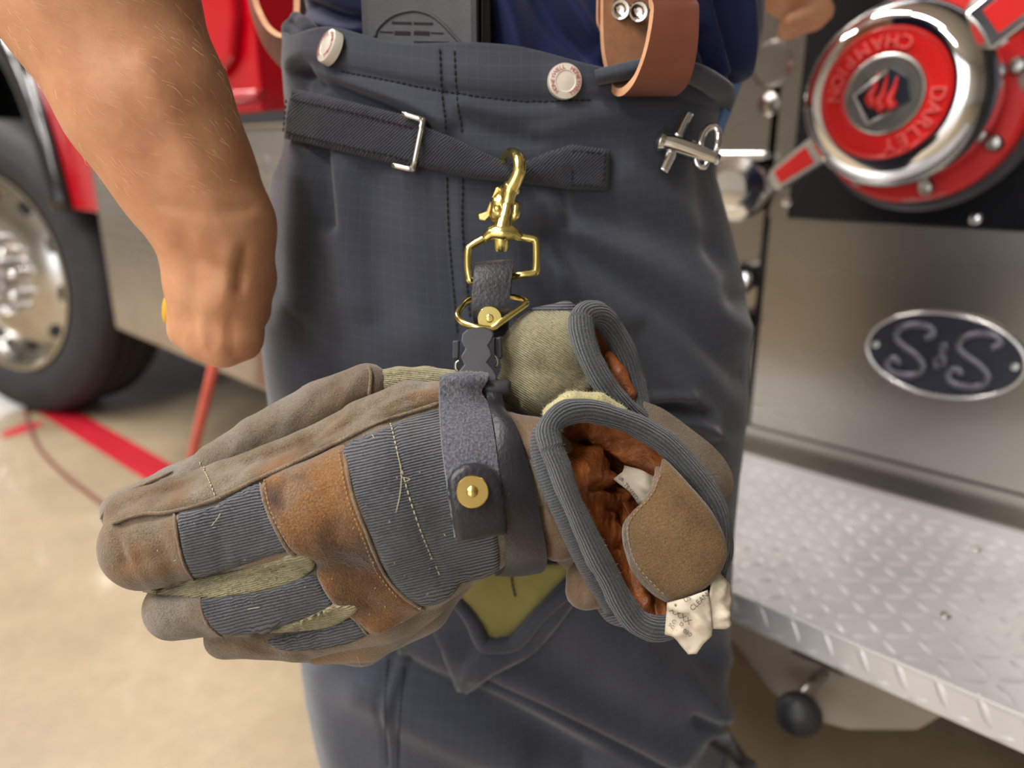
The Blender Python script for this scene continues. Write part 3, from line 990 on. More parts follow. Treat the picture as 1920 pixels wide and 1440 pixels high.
# --- steered front wheel
wa = math.radians(-114.5)
AX = Vector((math.cos(wa), math.sin(wa), 0))
wheel = tube('front_wheel', [wc - AX * 0.20, wc - AX * 0.12], 0.14, 'dull_steel', truck, seg=24, label='steered front wheel with polished alloy rim')
tr = [(0.30, -0.28), (0.40, -0.295), (0.47, -0.29), (0.505, -0.275), (0.52, -0.25)]
for gx in (-0.215, -0.15, -0.085):
    tr += [(0.521, gx - 0.012), (0.508, gx - 0.008), (0.508, gx + 0.008), (0.521, gx + 0.012)]
tr += [(0.52, -0.05), (0.505, -0.018), (0.49, -0.006), (0.47, 0.004), (0.445, 0.010), (0.44, 0.012), (0.415, 0.012), (0.385, 0.008), (0.36, -0.004), (0.349, -0.02), (0.348, -0.2)]
lathe('tyre', tr, wc, AX, 'tyre_rubber', wheel, seg=96)
lathe('rim', [(0.29, -0.27), (0.335, -0.03), (0.350, -0.006), (0.350, 0.0), (0.338, 0.002), (0.326, -0.01), (0.315, -0.05), (0.30, -0.07), (0.255, -0.045), (0.20, -0.02), (0.165, -0.012), (0.15, -0.014), (0.0, -0.014)], wc, AX, 'rim_alloy', wheel, seg=72, angle=25)
u = AX.orthogonal().normalized(); u = ZV.copy(); w_ = AX.cross(u)
for k in range(10):
    t = 2 * math.pi * k / 10 + 0.1
    d = u * math.cos(t) + w_ * math.sin(t)
    lathe('rim_hole_shade', [(0.026, -0.012), (0.026, 0.004), (0.022, 0.005), (0.0, 0.0045)], wc + d * 0.262 - AX * 0.046, AX, 'slot_black', wheel, seg=20)  # solid black plug, the shade of the opening put into its colour
    t += math.pi / 10
    d = u * math.cos(t) + w_ * math.sin(t)
    lathe('lug_nut', [(0.021, 0), (0.021, 0.03), (0.017, 0.05), (0.008, 0.058), (0, 0.06)], wc + d * 0.125 - AX * 0.014, AX, 'chrome', wheel, seg=14)
lathe('hub_cover', [(0.085, -0.014), (0.085, 0.05), (0.078, 0.07), (0.06, 0.09), (0.03, 0.1), (0, 0.102)], wc, AX, 'chrome', wheel, seg=40)

# ================================================================== intake cap on the pump panel
s, z = on_side(1740, 190, NP)
fl = TW(s, NP, z)
OUT = -NV
intake = lathe('intake_flange', [(0.136, 0.0), (0.136, 0.032), (0.130, 0.038), (0.105, 0.038), (0.1, 0.06), (0.1, 0.12), (0, 0.12)], fl + OUT * 0.02, OUT, 'worn_red', truck, seg=64, label='worn red bolted intake flange')
lathe('rubber_ring', [(0.150, 0.0), (0.150, 0.014), (0.142, 0.02), (0.1, 0.02)], fl + OUT * 0.003, OUT, 'black_rubber', intake, seg=64)
zt = (ZV - OUT * ZV.dot(OUT)).normalized()
xt = zt.cross(OUT).normalized() * -1        # towards the right of the view
if xt.dot(EV) < 0: xt = -xt
for k in range(8):
    t = 2 * math.pi * k / 8 + 0.28
    lathe('flange_bolt', [(0.011, 0), (0.011, 0.008), (0.008, 0.013), (0, 0.015)], fl + OUT * 0.058 + (xt * math.cos(t) + zt * math.sin(t)) * 0.119, OUT, 'dull_steel', intake, seg=12)
cap = empty('pipe_cap', fl + OUT * 0.12, 'round chrome intake cap with red lettered ring and red handles', 'pipe cap')
cf = fl + OUT * 0.125
lathe('cap_body', [(0.100, -0.05), (0.108, -0.045), (0.113, -0.03), (0.113, 0.012), (0.109, 0.03), (0.098, 0.044), (0.085, 0.05), (0.079, 0.05), (0.077, 0.044), (0.0, 0.044)], cf, OUT, 'chrome', cap, seg=80)
ringp = [(0.047, 0.040), (0.048, 0.050), (0.052, 0.0515), (0.072, 0.0515), (0.0755, 0.054), (0.0775, 0.052), (0.0775, 0.042)]
lathe('letter_ring', ringp, cf, OUT, 'cap_red', cap, seg=80)
lathe('centre_disc', [(0.048, 0.04), (0.0475, 0.052), (0.045, 0.0535), (0.0425, 0.051), (0.0, 0.050)], cf, OUT, 'dull_steel', cap, seg=64)
mb = MB(); arc_text(mb, 'DARLEY', 0.024, 0.0022, cf + OUT * 0.0525, xt, zt, 0.0615, -2, -15.5); mb.build('maker_lettering', 'cap_letter_highlit', cap, smooth=False)
mb = MB(); arc_text(mb, 'CHAMPION', 0.022, 0.0022, cf + OUT * 0.0525, xt, zt, 0.0615, 72, 16, inward=True); mb.build('model_lettering', 'cap_letter_highlit', cap, smooth=False)
sh = [(-0.036, 0.000), (-0.022, 0.017), (0.006, 0.031), (0.026, 0.018), (0.033, -0.008), (0.012, -0.020), (-0.014, -0.034)]
def cp(a, b, h): return cf + OUT * h + xt * a + zt * b
shield = prism('shield_emblem', [cp(a, b, 0.050) for a, b in sh], OUT * 0.003, 'badge_blue', cap, bevel=0.001)
tube('shield_edge', [cp(a, b, 0.0535) for a, b in ((0.002, 0.026), (-0.036, 0.000), (-0.014, -0.034), (0.010, -0.022))], 0.0028, 'dull_steel', shield, seg=8)
for i, (ox, oy, hh) in enumerate(((-0.010, 0.0, 1.0), (0.001, -0.006, 1.12), (0.013, -0.004, 0.92))):
    pts = spline([(ox + 0.002, oy - 0.013), (ox - 0.005, oy - 0.004), (ox - 0.001, oy + 0.008), (ox + 0.005 - 0.004, oy + 0.026 * hh)], 14)
    tube('flame', [cp(a, b, 0.0535) for a, b in pts], [0.0062, 0.0068, 0.005, 0.003, 0.0008], 'cap_red', shield, seg=8)
def cap_handle(ang, L, w0, w1, name='cap_handle'):
    d = xt * math.cos(ang) + zt * math.sin(ang); c = OUT.cross(d).normalized()
    o = cf + OUT * 0.012
    pts = [o + d * 0.098 + c * w0, o + d * L + c * w1, o + d * (L + 0.008) + c * w1 * 0.5, o + d * (L + 0.008) - c * w1 * 0.5, o + d * L - c * w1, o + d * 0.098 - c * w0]
    hnd = prism(name, [p - OUT * 0.014 for p in pts], OUT * 0.02, 'polished_aluminium', cap, bevel=0.002)
    pin = [o + d * 0.122 + c * w0 * 0.62, o + d * (L - 0.006) + c * w1 * 0.62, o + d * (L - 0.006) - c * w1 * 0.62, o + d * 0.122 - c * w0 * 0.62]
    prism('handle_inlay', [p + OUT * 0.004 for p in pin], OUT * 0.004, 'cap_red', hnd, bevel=0.0008)
cap_handle(math.radians(38), 0.26, 0.027, 0.026)
cap_handle(math.radians(216), 0.182, 0.021, 0.016)

# ================================================================== tape and cords on the floor
def on_floor(px, py, z=0.0):
    r = ray(px, py)
    return CAM + r * ((z - CAM.z) / r.z)
fa, fb = on_floor(-60, 672), on_floor(420, 958)
d = (fb - fa).normalized(); cr = Vector((-d.y, d.x, 0)) * 0.052
tp = prism('floor_tape', [fa - d * 2 - cr, fb + d * 1.2 - cr, fb + d * 1.2 + cr, fa - d * 2 + cr], (0, 0, 0.0015), 'red_tape', origin=None)
tag(tp, 'long strip of red tape on the concrete floor passing the wheel', 'floor tape')
ORG = on_floor(30, 812)
tp2 = prism('floor_tape', [on_floor(2, 812), on_floor(8, 822), on_floor(62, 806), on_floor(85, 794), on_floor(55, 792)], (0, 0, 0.0014), 'red_tape')
tag(tp2, 'short torn scrap of red tape left of the long strip', 'floor tape')
hz = [W(404, 670, 1.55)] + [W(398, 700, 1.56), W(382, 770, 1.60), W(362, 850, 1.66), W(352, 900, 1.70)]
hz[-1] = on_floor(340, 950, 0.012)
low = [on_floor(340, 950, 0.012), on_floor(330, 990, 0.012), on_floor(400, 1090, 0.012), on_floor(560, 1120, 0.012)]
top = [W(420, 600, 1.60), W(470, 420, 1.62), W(510, 320, 1.62)]
hp = spline(top[::-1] + [W(400, 690, 1.6), W(362, 850, 1.75)] + low, 60)
hp[:, 2] = np.maximum(hp[:, 2], 0.012)
ho = tube('air_hose', hp, 0.0115, 'hose_red', None, seg=12, origin=low[0])
tag(ho, 'thin red air hose hanging from the truck down to the floor', 'hose')
cpnts = [on_floor(52, 756, 0.006), on_floor(50, 782, 0.006), on_floor(70, 835, 0.006), on_floor(110, 880, 0.006), on_floor(160, 920, 0.006), on_floor(215, 958, 0.006), on_floor(330, 1020, 0.006), on_floor(480, 1060, 0.006)]
co = tube('brown_cable', spline(cpnts, 60), 0.006, 'cord_brown', None, seg=8, origin=cpnts[3])
tag(co, 'thin brown cord curving over the floor from the tyre', 'cord')

# ================================================================== the firefighter
person = empty('person', (0.02, 0.72, 0.0), 'firefighter in dark turnout pants and navy shirt with clenched bare fist', 'person')

# ---- turnout pants
YC = 0.70
rows = [(-60, 560, 1330), (30, 548, 1335), (60, 545, 1340), (130, 540, 1345), (200, 545, 1343), (250, 546, 1337), (290, 540, 1335), (330, 520, 1337), (420, 506, 1363), (520, 500, 1388),
        (640, 502, 1397), (760, 512, 1394), (860, 525, 1380), (960, 540, 1371), (1060, 552, 1368), (1180, 566, 1366), (1250, 573, 1352), (1320, 586, 1350), (1380, 600, 1372), (1440, 616, 1415), (1540, 640, 1440), (1700, 690, 1400), (2000, 800, 1330)]
rz, rl, rr = [], [], []
for y, l, r in rows:
    a, b = atY(l, y, YC), atY(r, y, YC)
    rz.append(a.z); rl.append(a.x); rr.append(b.x)
rz, rl, rr = np.array(rz[::-1]), np.array(rl[::-1]), np.array(rr[::-1])
def pant_ring(z, th):
    l, r = np.interp(z, rz, rl), np.interp(z, rz, rr)
    cx, a = (l + r) / 2, (r - l) / 2 * 0.985
    b = np.interp(z, [0.05, 0.3, 0.55, 0.8, 0.93, 1.03], [0.10, 0.145, 0.15, 0.15, 0.145, 0.142])
    e = 2 / 2.25
    c, s = np.cos(th), np.sin(th)
    x = cx + a * np.sign(c) * np.abs(c) ** e
    y = YC - b * np.sign(s) * np.abs(s) ** e
    return x, y
NT, NZ = 400, 400
th = np.linspace(0, 2 * math.pi, NT, endpoint=False)
ztop_ = 0.990 - 0.024 * np.cos(th) + 0.003 * np.sin(9 * th)
tt = np.linspace(0, 1, NZ)
Z = ztop_[None, :] * (1 - tt[:, None]) + 0.06 * tt[:, None]
TH = np.broadcast_to(th, Z.shape)
X, Y = pant_ring(Z, TH)
PV = np.stack([X, Y, Z], -1).reshape(-1, 3)
ii, jj = np.meshgrid(np.arange(NZ - 1), np.arange(NT), indexing='ij')
PF = np.stack([ii * NT + jj, (ii + 1) * NT + jj, (ii + 1) * NT + (jj + 1) % NT, ii * NT + (jj + 1) % NT], -1).reshape(-1, 4)
if np.dot(vnormals(PV, PF)[NZ // 2 * NT + NT // 4], (0, -1, 0)) < 0:
    PF = PF[:, ::-1].copy()
mm = 0.001
pant_folds = [
    # waistband seam and the pulled folds at its left end
    ([(575, 118), (640, 132), (720, 148), (850, 172), (980, 188), (1110, 186), (1230, 178), (1340, 205)], 7, -2.2 * mm),
    ([(575, 100), (720, 118), (860, 138), (1000, 150), (1110, 150)], 34, 2.5 * mm),
    ([(556, 135), (600, 165), (650, 205), (700, 240)], 12, -9 * mm), ([(566, 128), (640, 165), (720, 200), (790, 238)], 13, -7 * mm),
    ([(590, 140), (680, 165), (760, 190), (840, 230)], 16, 6 * mm), ([(552, 140), (570, 190), (575, 240)], 12, -6 * mm), ([(610, 175), (650, 220), (690, 265)], 14, 5 * mm),
    ([(870, 195), (960, 215), (1060, 210), (1150, 205)], 16, 2.5 * mm), ([(860, 225), (940, 255), (1000, 262)], 18, -3 * mm), ([(1000, 250), (1060, 235), (1140, 225), (1230, 235)], 18, 2.5 * mm),
    # side seam
    ([(834, 95), (838, 170), (845, 250)], 5, -1.3 * mm), ([(842, 330), (846, 420), (852, 520), (862, 640)], 7, -1.6 * mm), ([(852, 330), (860, 430), (868, 540)], 12, 2.2 * mm),
    # gathers under the take-up strap
    ([(612, 285), (616, 340), (622, 420)], 14, -6 * mm), ([(640, 300), (648, 400), (660, 560)], 40, 4.5 * mm), ([(570, 290), (560, 380), (556, 560)], 34, 5 * mm), ([(690, 330), (700, 450), (712, 600)], 26, -3 * mm),
    ([(760, 330), (770, 450), (790, 620)], 40, 3 * mm), ([(1052, 358), (1056, 380), (1064, 420)], 10, -5 * mm), ([(960, 345), (990, 400), (1010, 500)], 26, -3 * mm),
    # long soft drape to the right hip
    ([(1010, 380), (1120, 440), (1240, 510), (1380, 620)], 34, 6 * mm), ([(1040, 450), (1150, 520), (1270, 590), (1385, 700)], 30, -6 * mm), ([(1090, 400), (1200, 420), (1330, 470)], 34, -5 * mm),
    ([(1060, 520), (1170, 600), (1260, 680), (1340, 780)], 34, 5 * mm), ([(1180, 330), (1260, 400), (1340, 520)], 36, 4 * mm), ([(1210, 620), (1290, 700), (1370, 800)], 26, -5 * mm),
    ([(1225, 765), (1275, 760), (1320, 775)], 9, -7 * mm), ([(1240, 790), (1300, 795), (1335, 812)], 10, 8 * mm), ([(1250, 815), (1300, 822), (1330, 835)], 8, -6 * mm), ([(1230, 745), (1290, 742)], 10, 5 * mm),
    ([(1320, 300), (1330, 400), (1370, 560)], 26, -4 * mm), ([(520, 620), (540, 700), (600, 760)], 50, 4 * mm),
    # folds under the gloves
    ([(700, 1235), (800, 1290), (930, 1340), (1100, 1430)], 30, -10 * mm), ([(690, 1290), (800, 1350), (960, 1420)], 44, 7 * mm), ([(880, 1270), (1000, 1310), (1120, 1370), (1250, 1440)], 12, -9 * mm),
    ([(930, 1240), (1060, 1310), (1200, 1380), (1320, 1440)], 34, 9 * mm), ([(1080, 1150), (1180, 1250), (1300, 1330)], 70, 7 * mm), ([(1290, 1330), (1340, 1345), (1390, 1420)], 12, -8 * mm),
    ([(1300, 1290), (1350, 1370), (1400, 1440)], 24, 6 * mm), ([(1310, 1370), (1360, 1410), (1400, 1450)], 8, -6 * mm), ([(1180, 1130), (1270, 1200), (1340, 1260)], 40, -6 * mm), ([(1240, 1390), (1300, 1350), (1370, 1240)], 24, 5 * mm),
    ([(728, 1210), (722, 1300), (728, 1440)], 6, -2 * mm), ([(756, 1250), (748, 1340), (745, 1440)], 6, -2 * mm), ([(742, 1230), (735, 1330), (737, 1440)], 10, 2 * mm), ([(600, 1260), (620, 1350), (640, 1440)], 40, 4 * mm),
]
pant_folds = [(l_, w_, a_ * (1.45 if w_ > 12 else 1.1) * (1.35 if l_[0][1] > 1100 else 1.0)) for l_, w_, a_ in pant_folds]
BP0 = bvh_of((PV, PF))
PV = sculpt(PV, PF, pant_folds, rough=[(9, 2.2 * mm, 3), (26, 0.9 * mm, 4)])
arc = np.cumsum(np.concatenate([[0], np.hypot(np.diff(pant_ring(np.full(NT, 0.8), th)[0]), np.diff(pant_ring(np.full(NT, 0.8), th)[1]))]))
puv = np.stack([np.tile(arc, NZ), PV[:, 2] + 0.022 * np.exp(-((PV[:, 0] - 0.0) / 0.13) ** 2)], 1)
pants = build('turnout_pants', PV, PF, 'pant_cloth', person, uvs=puv, label='dark blue-grey ripstop turnout pants')
so = pants.modifiers.new('cloth', 'SOLIDIFY'); so.thickness = 0.004; so.offset = -1
BP = bvh_of((PV, PF))
G6 = 0.57
def pant_line(name, line, r=0.0008, lift=0.0004):
    return stitches(name, line, BP, 'dark_thread', pants, 0.0034, 0.001, r, lift, guess=G6)
for ln in ([(824, 92), (828, 170), (836, 245)], [(852, 95), (856, 170), (866, 250)], [(838, 332), (840, 420), (848, 520), (858, 630)], [(868, 335), (866, 420), (874, 520), (882, 600)],
           [(727, 1235), (722, 1330), (727, 1440)], [(757, 1250), (750, 1340), (746, 1440)], [(640, 134), (720, 150), (850, 174), (980, 190), (1110, 188)]):
    pant_line('seam_stitching', ln)

# take-up straps and buckle
st = patch('take_up_strap', [(566, 169), (640, 186), (720, 206), (802, 226), (796, 272), (786, 319), (700, 298), (620, 279), (552, 263), (556, 215)], BP0, 0.0045, 'strap_cloth', pants, step=10, lift=0.0085, edge=7, rnd=False, sink=0.008, guess=G6, rough=[(60, 0.0006, 5)],
           strokes=[([(590, 193), (700, 220), (780, 242)], 4, -0.0008), ([(580, 250), (690, 276), (775, 298)], 4, -0.0008), ([(562, 200), (556, 262)], 4, -0.0008)])
for ln in ([(575, 190), (690, 217), (785, 243)], [(568, 254), (690, 283), (778, 304)], [(568, 190), (562, 256)]):
    stitches('strap_stitching', ln, BP0, 'dark_thread', st, 0.003, 0.0012, 0.0007, 0.0136, guess=G6)
sl = patch('strap_tail', [(792, 236), (850, 258), (905, 285), (945, 303), (985, 303), (1030, 284), (1070, 272), (1138, 281), (1134, 357), (1065, 355), (1000, 346), (950, 342), (880, 334), (784, 312)], BP0, 0.004, 'strap_cloth', pants, step=10, lift=0.007, edge=7, rnd=False, sink=0.007, guess=G6, rough=[(60, 0.0006, 6)],
           strokes=[([(800, 262), (880, 300), (945, 322), (1010, 318), (1080, 300)], 14, 0.0022), ([(820, 268), (900, 305), (950, 312), (990, 306)], 5, -0.0014), ([(1065, 280), (1062, 352)], 4, -0.001)])
for ln in ([(1068, 283), (1064, 350)], [(1124, 286), (1120, 352)], [(1064, 346), (1122, 352)], [(1068, 284), (1124, 288)]):
    stitches('tail_stitching', ln, BP0, 'dark_thread', sl, 0.003, 0.0012, 0.0007, 0.0112, guess=G6)
def pt(px, py, lift=0.0):
    p, n = drop(BP0, px, py, G6)
    return p + n * lift
bk = [pt(x, y, 0.016) for x, y in ((770, 217), (804, 228), (786, 321), (752, 314))]
mbk = MB()
for a_, b_ in ((bk[0], bk[1]), (bk[1], bk[2]), (bk[2], bk[3])):
    v, f, uv = tube_geo(spline([a_, b_], 6), 0.0021, 10); mbk.add(v, f, uv)
for a_ in bk[1:3]:
    v, f = lathe_geo([(0.0001, -0.0021), (0.0015, -0.0015), (0.0021, 0), (0.0015, 0.0015), (0.0001, 0.0021)], a_, (0, 1, 0), 10); mbk.add(v, f)
mbk.build('strap_buckle', 'polished_aluminium', pants, label='silver rectangular strap buckle')

# belt loops for the suspenders
rl_ = [pt(1112, 148, 0.006), pt(1150, 140, 0.012), pt(1200, 128, 0.016), pt(1260, 140, 0.016), pt(1310, 160, 0.012), pt(1348, 185, 0.002), pt(1352, 215, 0.002)]
lo = tube('suspender_loop', spline(rl_, 30), [0.010, 0.012, 0.0125, 0.0125, 0.011, 0.008], 'pant_cloth', pants, seg=14, flat=0.5)
A = Blend(0.0022)
A.cap((600, 96, .590, 13), (582, 66, .592, 15), (556, 34, .60, 12), k=16)
A.cap((586, 118, .592, 14), (566, 84, .596, 16), (540, 52, .604, 12), k=16)
A.cap((574, 134, .596, 13), (556, 104, .602, 14), (536, 74, .608, 9), k=16)
A.cap((596, 84, .588, 10), (572, 44, .594, 11), k=16)
v, f = A.mesh(); v = sculpt(v, f, [([(596, 100), (560, 56), (545, 40)], 4, -0.002), ([(580, 128), (552, 86), (538, 66)], 4, -0.002), ([(585, 70), (560, 120)], 3, -0.0015)])
build('suspender_loop', v, f, 'pant_cloth', pants, uvs=np.stack([v[:, 0], v[:, 2]], 1))
ribbon('inner_lining', [W(1388, 158, .63), W(1376, 190, .625), W(1358, 235, .62), W(1342, 285, .62)], [W(1370, 158, .62), W(1360, 190, .615), W(1345, 235, .61), W(1332, 285, .61)], 0.003, 'blue_lining', pants, n=16, cross=3)

# snap buttons
def snap(px, py, r, face=None):
    p, n = drop(BP, px, py, G6)
    if face: n = Vector(face).normalized(); p = p - n * 0.001 + (CAM - p).normalized() * 0.004
    o = lathe('snap_button', [(r, -0.002), (r, 0.0025), (r * 0.96, 0.0042), (r * 0.6, 0.0052), (r * 0.55, 0.0046), (r * 0.2, 0.0052), (0, 0.0053)], p, n, 'snap_white', pants, seg=40)
    up = (ZV - n * ZV.dot(n)).normalized(); xr = up.cross(n)
    m = MB()
    arc_text(m, 'HONEYWELL', r * 0.34, 0.0001, p + n * 0.0052, xr, up, r * 0.76, 225, -16)
    arc_text(m, 'HONEYWELL', r * 0.34, 0.0001, p + n * 0.0052, xr, up, r * 0.76, 60, -16)
    m.build('button_lettering', 'snap_text', o, smooth=False)
snap(1058, 153, 0.0118)
snap(619, 89, 0.0124, (-0.72, -0.58, 0.40))

# hook and dee closure
HD = 0.550
def wp(*a): return [W(x, y, HD + (a_[0] if a_ else 0)) for x, y, *a_ in a]
k_ = HD / FPX
mb = MB()
for pts, r in ((wp((1240, 265), (1262, 270), (1300, 283), (1348, 300)), [17, 18, 16, 11]), (wp((1228, 262), (1236, 264), (1246, 267)), [15, 22, 17]), (wp((1268, 258), (1280, 232), (1291, 212)), [11, 10, 10]), (wp((1258, 288), (1250, 306), (1243, 322)), [11, 10, 9]),
               (wp((1312, 278), (1316, 256), (1328, 240), (1342, 240), (1347, 256), (1342, 284)), [7, 7, 7]), (wp((1304, 296), (1308, 310), (1320, 314), (1328, 300)), [6, 5, 5]), (wp((1295, 268), (1302, 272)), [8, 8])):
    v, f, uv = tube_geo(spline(pts, 14), [q * k_ for q in r], 12); mb.add(v, f, uv)
mb.build('closure_hook', 'chrome', pants, label='chrome hook and ring closure')

# thigh pocket with yellow lining, pushed open under the gloves
BPp = BP
patch('thigh_pocket', [(800, 1130), (826, 1200), (868, 1288), (930, 1262), (1000, 1218), (1062, 1150), (1100, 1080), (1180, 1100), (1260, 1180), (1330, 1270), (1280, 1345), (1240, 1400), (1120, 1350), (1000, 1300), (900, 1292), (860, 1290), (790, 1180)][:7] + [(1080, 1050), (960, 1030), (860, 1060)], BP, 0.018, 'pant_cloth', pants, step=11, lift=0.0, edge=16, guess=G6, uvscale=0.0004,
      strokes=[([(840, 1180), (900, 1230), (980, 1200)], 26, 0.004), ([(925, 1190), (880, 1260)], 12, 0.004)])
patch('pocket_lining', [(868, 1096), (905, 1062), (960, 1046), (1030, 1044), (1066, 1050), (1030, 1098), (1000, 1130), (958, 1170), (925, 1184), (908, 1150)], BP, 0.003, 'yellow_lining', pants, step=10, lift=0.0178, edge=8, guess=G6, uvscale=0.0004)
stitches('lining_seam', [(958, 1050), (962, 1075), (970, 1098)], BP, 'dark_thread', pants, 0.004, 0.0004, 0.0009, 0.0215, guess=G6)
P_ = on_surface(BP, [(1110, 1062), (1070, 1082), (1040, 1112), (1012, 1140), (980, 1168), (945, 1186), (922, 1192), (905, 1170), (888, 1132), (862, 1098)], 50, 0.0215, G6)
tube('pocket_edge', P_, [0.006, 0.0065, 0.006, 0.0065, 0.007, 0.006, 0.005], 'pant_cloth', pants, seg=12)

# ---- bare arms (one body under the clothes)
B = Blend(0.004)
sh_r, sh_l = np.array((-0.05, 0.62, 1.36)), np.array((0.03, 0.86, 1.36))
B.chain([((-0.03, 0.72, 0.98), 0.09), ((-0.03, 0.73, 1.2), 0.09), ((-0.02, 0.74, 1.34), 0.08)], 0.03)
B.chain([((0.07, 0.72, 0.98), 0.09), ((0.07, 0.73, 1.2), 0.09), ((0.05, 0.74, 1.34), 0.08)], 0.03)
B.chain([(sh_r, 0.07), ((0.0, 0.74, 1.38), 0.07), (sh_l, 0.07)], 0.03)
B.chain([((0.0, 0.74, 1.38), 0.06), ((0.02, 0.74, 1.46), 0.055)], 0.03)
def wr(px, py, d, r): return (np.array(W(px, py, d)), r * d / FPX)
elbow = wr(62, -190, 0.475, 165)
B.chain([(sh_r, 0.062), ((sh_r + elbow[0]) / 2, 0.056), (elbow[0], 0.050)], 0.02)
B.chain([elbow, wr(178, -10, 0.478, 170), wr(278, 195, 0.49, 140), wr(351, 332, 0.505, 116), wr(400, 425, 0.515, 100)], 0.02)
# palm and back of the hand
B.chain([wr(398, 425, 0.515, 98), wr(378, 520, 0.525, 62), wr(362, 610, 0.53, 44)], 0.012)
B.chain([wr(402, 425, 0.515, 98), wr(415, 530, 0.52, 68), wr(410, 630, 0.526, 46)], 0.012)
B.chain([wr(420, 430, 0.517, 84), wr(446, 530, 0.525, 52), wr(452, 620, 0.53, 42)], 0.012)
# curled fingers
for kx, ky, kr, dd in ((455, 640, 31, 0.530), (417, 652, 33, 0.524), (380, 640, 31, 0.526), (348, 618, 28, 0.532)):
    B.chain([wr(kx, ky - 20, dd, kr), wr(kx, ky + 2, dd + 0.004, kr), wr(kx - 6, ky - 6, dd + 0.045, kr * 0.92)], 0.006)
    B.chain([wr(kx - 6, ky - 6, dd + 0.045, kr * 0.9), wr(kx - 4, ky - 78, dd + 0.058, kr * 0.8), wr(kx, ky - 90, dd + 0.034, kr * 0.75)], 0.005)
# thumb laid along the front edge
B.chain([wr(470, 440, 0.525, 36), wr(482, 520, 0.535, 30), wr(478, 585, 0.545, 24), wr(458, 622, 0.556, 19)], 0.008)
# far arm
B.chain([(sh_l, 0.06), ((0.17, 0.985, 1.20), 0.048), ((0.30, 1.0, 1.17), 0.036)], 0.02)
B.chain([((0.30, 1.0, 1.17), 0.036), ((0.335, 0.985, 1.122), 0.046)], 0.02)
for i in range(4):
    q = np.array((0.338 + 0.004 * i, 0.972 + 0.018 * i - 0.02, 1.112))
    B.chain([(q, 0.0135), (q + np.array((0.02, 0.0, -0.032)), 0.0125), (q + np.array((-0.012, 0.0, -0.045)), 0.0115)], 0.006)
AVv, AFf = B.mesh()
AVv = sculpt(AVv, AFf, [([(462, 470), (455, 500), (448, 540)], 9, -0.003), ([(430, 470), (420, 560)], 16, 0.002), ([(345, 440), (370, 520), (350, 600)], 18, -0.002), ([(398, 600), (396, 655)], 8, -0.0015), ([(434, 600), (436, 660)], 8, -0.0015), ([(364, 590), (362, 640)], 8, -0.0015),
                          ([(330, 470), (400, 500), (470, 500)], 10, -0.0012), ([(270, 120), (330, 240), (400, 380)], 30, 0.002), ([(300, 380), (380, 400), (470, 390)], 9, -0.0012)])
body = build('body', AVv, AFf, 'skin', person, label='bare forearms and fists')
BA = bvh_of((AVv, AFf))
# fine blond hair along the forearm
mb = MB(); cnt = 0
while cnt < 260:
    px, py = random.uniform(0, 440), random.uniform(-5, 360)
    h = BA.ray_cast(CAM, ray(px, py).normalized())
    if h[0] is None: continue
    q = h[0]; n_ = h[1]
    t = (W(px + 14, py + 8 + random.uniform(-6, 6), 0.5) - W(px, py, 0.5)).normalized()
    t = (t - n_ * t.dot(n_)).normalized()
    L = random.uniform(0.006, 0.013)
    v, f, uv = tube_geo([q, q + t * L * 0.5 + n_ * L * 0.22, q + t * L + n_ * L * 0.12], [0.00007, 0.00006, 0.00002], 3); mb.add(v, f, uv); cnt += 1
mb.build('arm_hair', 'hair_blond', body, kind='stuff')

# ---- navy shirt
srows = [(1.47, -0.12, 0.17, 0.10), (1.40, -0.17, 0.21, 0.16), (1.30, -0.18, 0.215, 0.17)]
for y, l, r in ((-260, 560, 1405), (-100, 566, 1420), (0, 574, 1427), (60, 584, 1425), (110, 600, 1412), (150, 615, 1392), (190, 650, 1366), (260, 690, 1330)):
    a, b = atY(l, y, 0.72), atY(r, y, 0.72)
    srows.append((a.z, a.x, b.x, 0.125 if y > -100 else 0.145))
sz = np.array([q[0] for q in srows]); od = np.argsort(sz); sz = sz[od]
sl_, sr_, sb_ = [np.array([q[i] for q in srows])[od] for i in (1, 2, 3)]
nt, nz = 300, 220
ths = np.linspace(0, 2 * math.pi, nt, endpoint=False)
ZZ = np.broadcast_to(np.linspace(1.465, 0.93, nz)[:, None], (nz, nt)); TT = np.broadcast_to(ths, ZZ.shape)
l, r, b = np.interp(ZZ, sz, sl_), np.interp(ZZ, sz, sr_), np.interp(ZZ, sz, sb_)
c, s = np.cos(TT), np.sin(TT); e = 2 / 2.2
SX = (l + r) / 2 + (r - l) / 2 * np.sign(c) * np.abs(c) ** e
SY = 0.725 - b * np.sign(s) * np.abs(s) ** e
SV = np.stack([SX, SY, ZZ], -1).reshape(-1, 3)
ii, jj = np.meshgrid(np.arange(nz - 1), np.arange(nt), indexing='ij')
SF = np.stack([ii * nt + jj, (ii + 1) * nt + jj, (ii + 1) * nt + (jj + 1) % nt, ii * nt + (jj + 1) % nt], -1).reshape(-1, 4)
if np.dot(vnormals(SV, SF)[nz // 2 * nt + nt // 4], (0, -1, 0)) < 0: SF = SF[:, ::-1].copy()
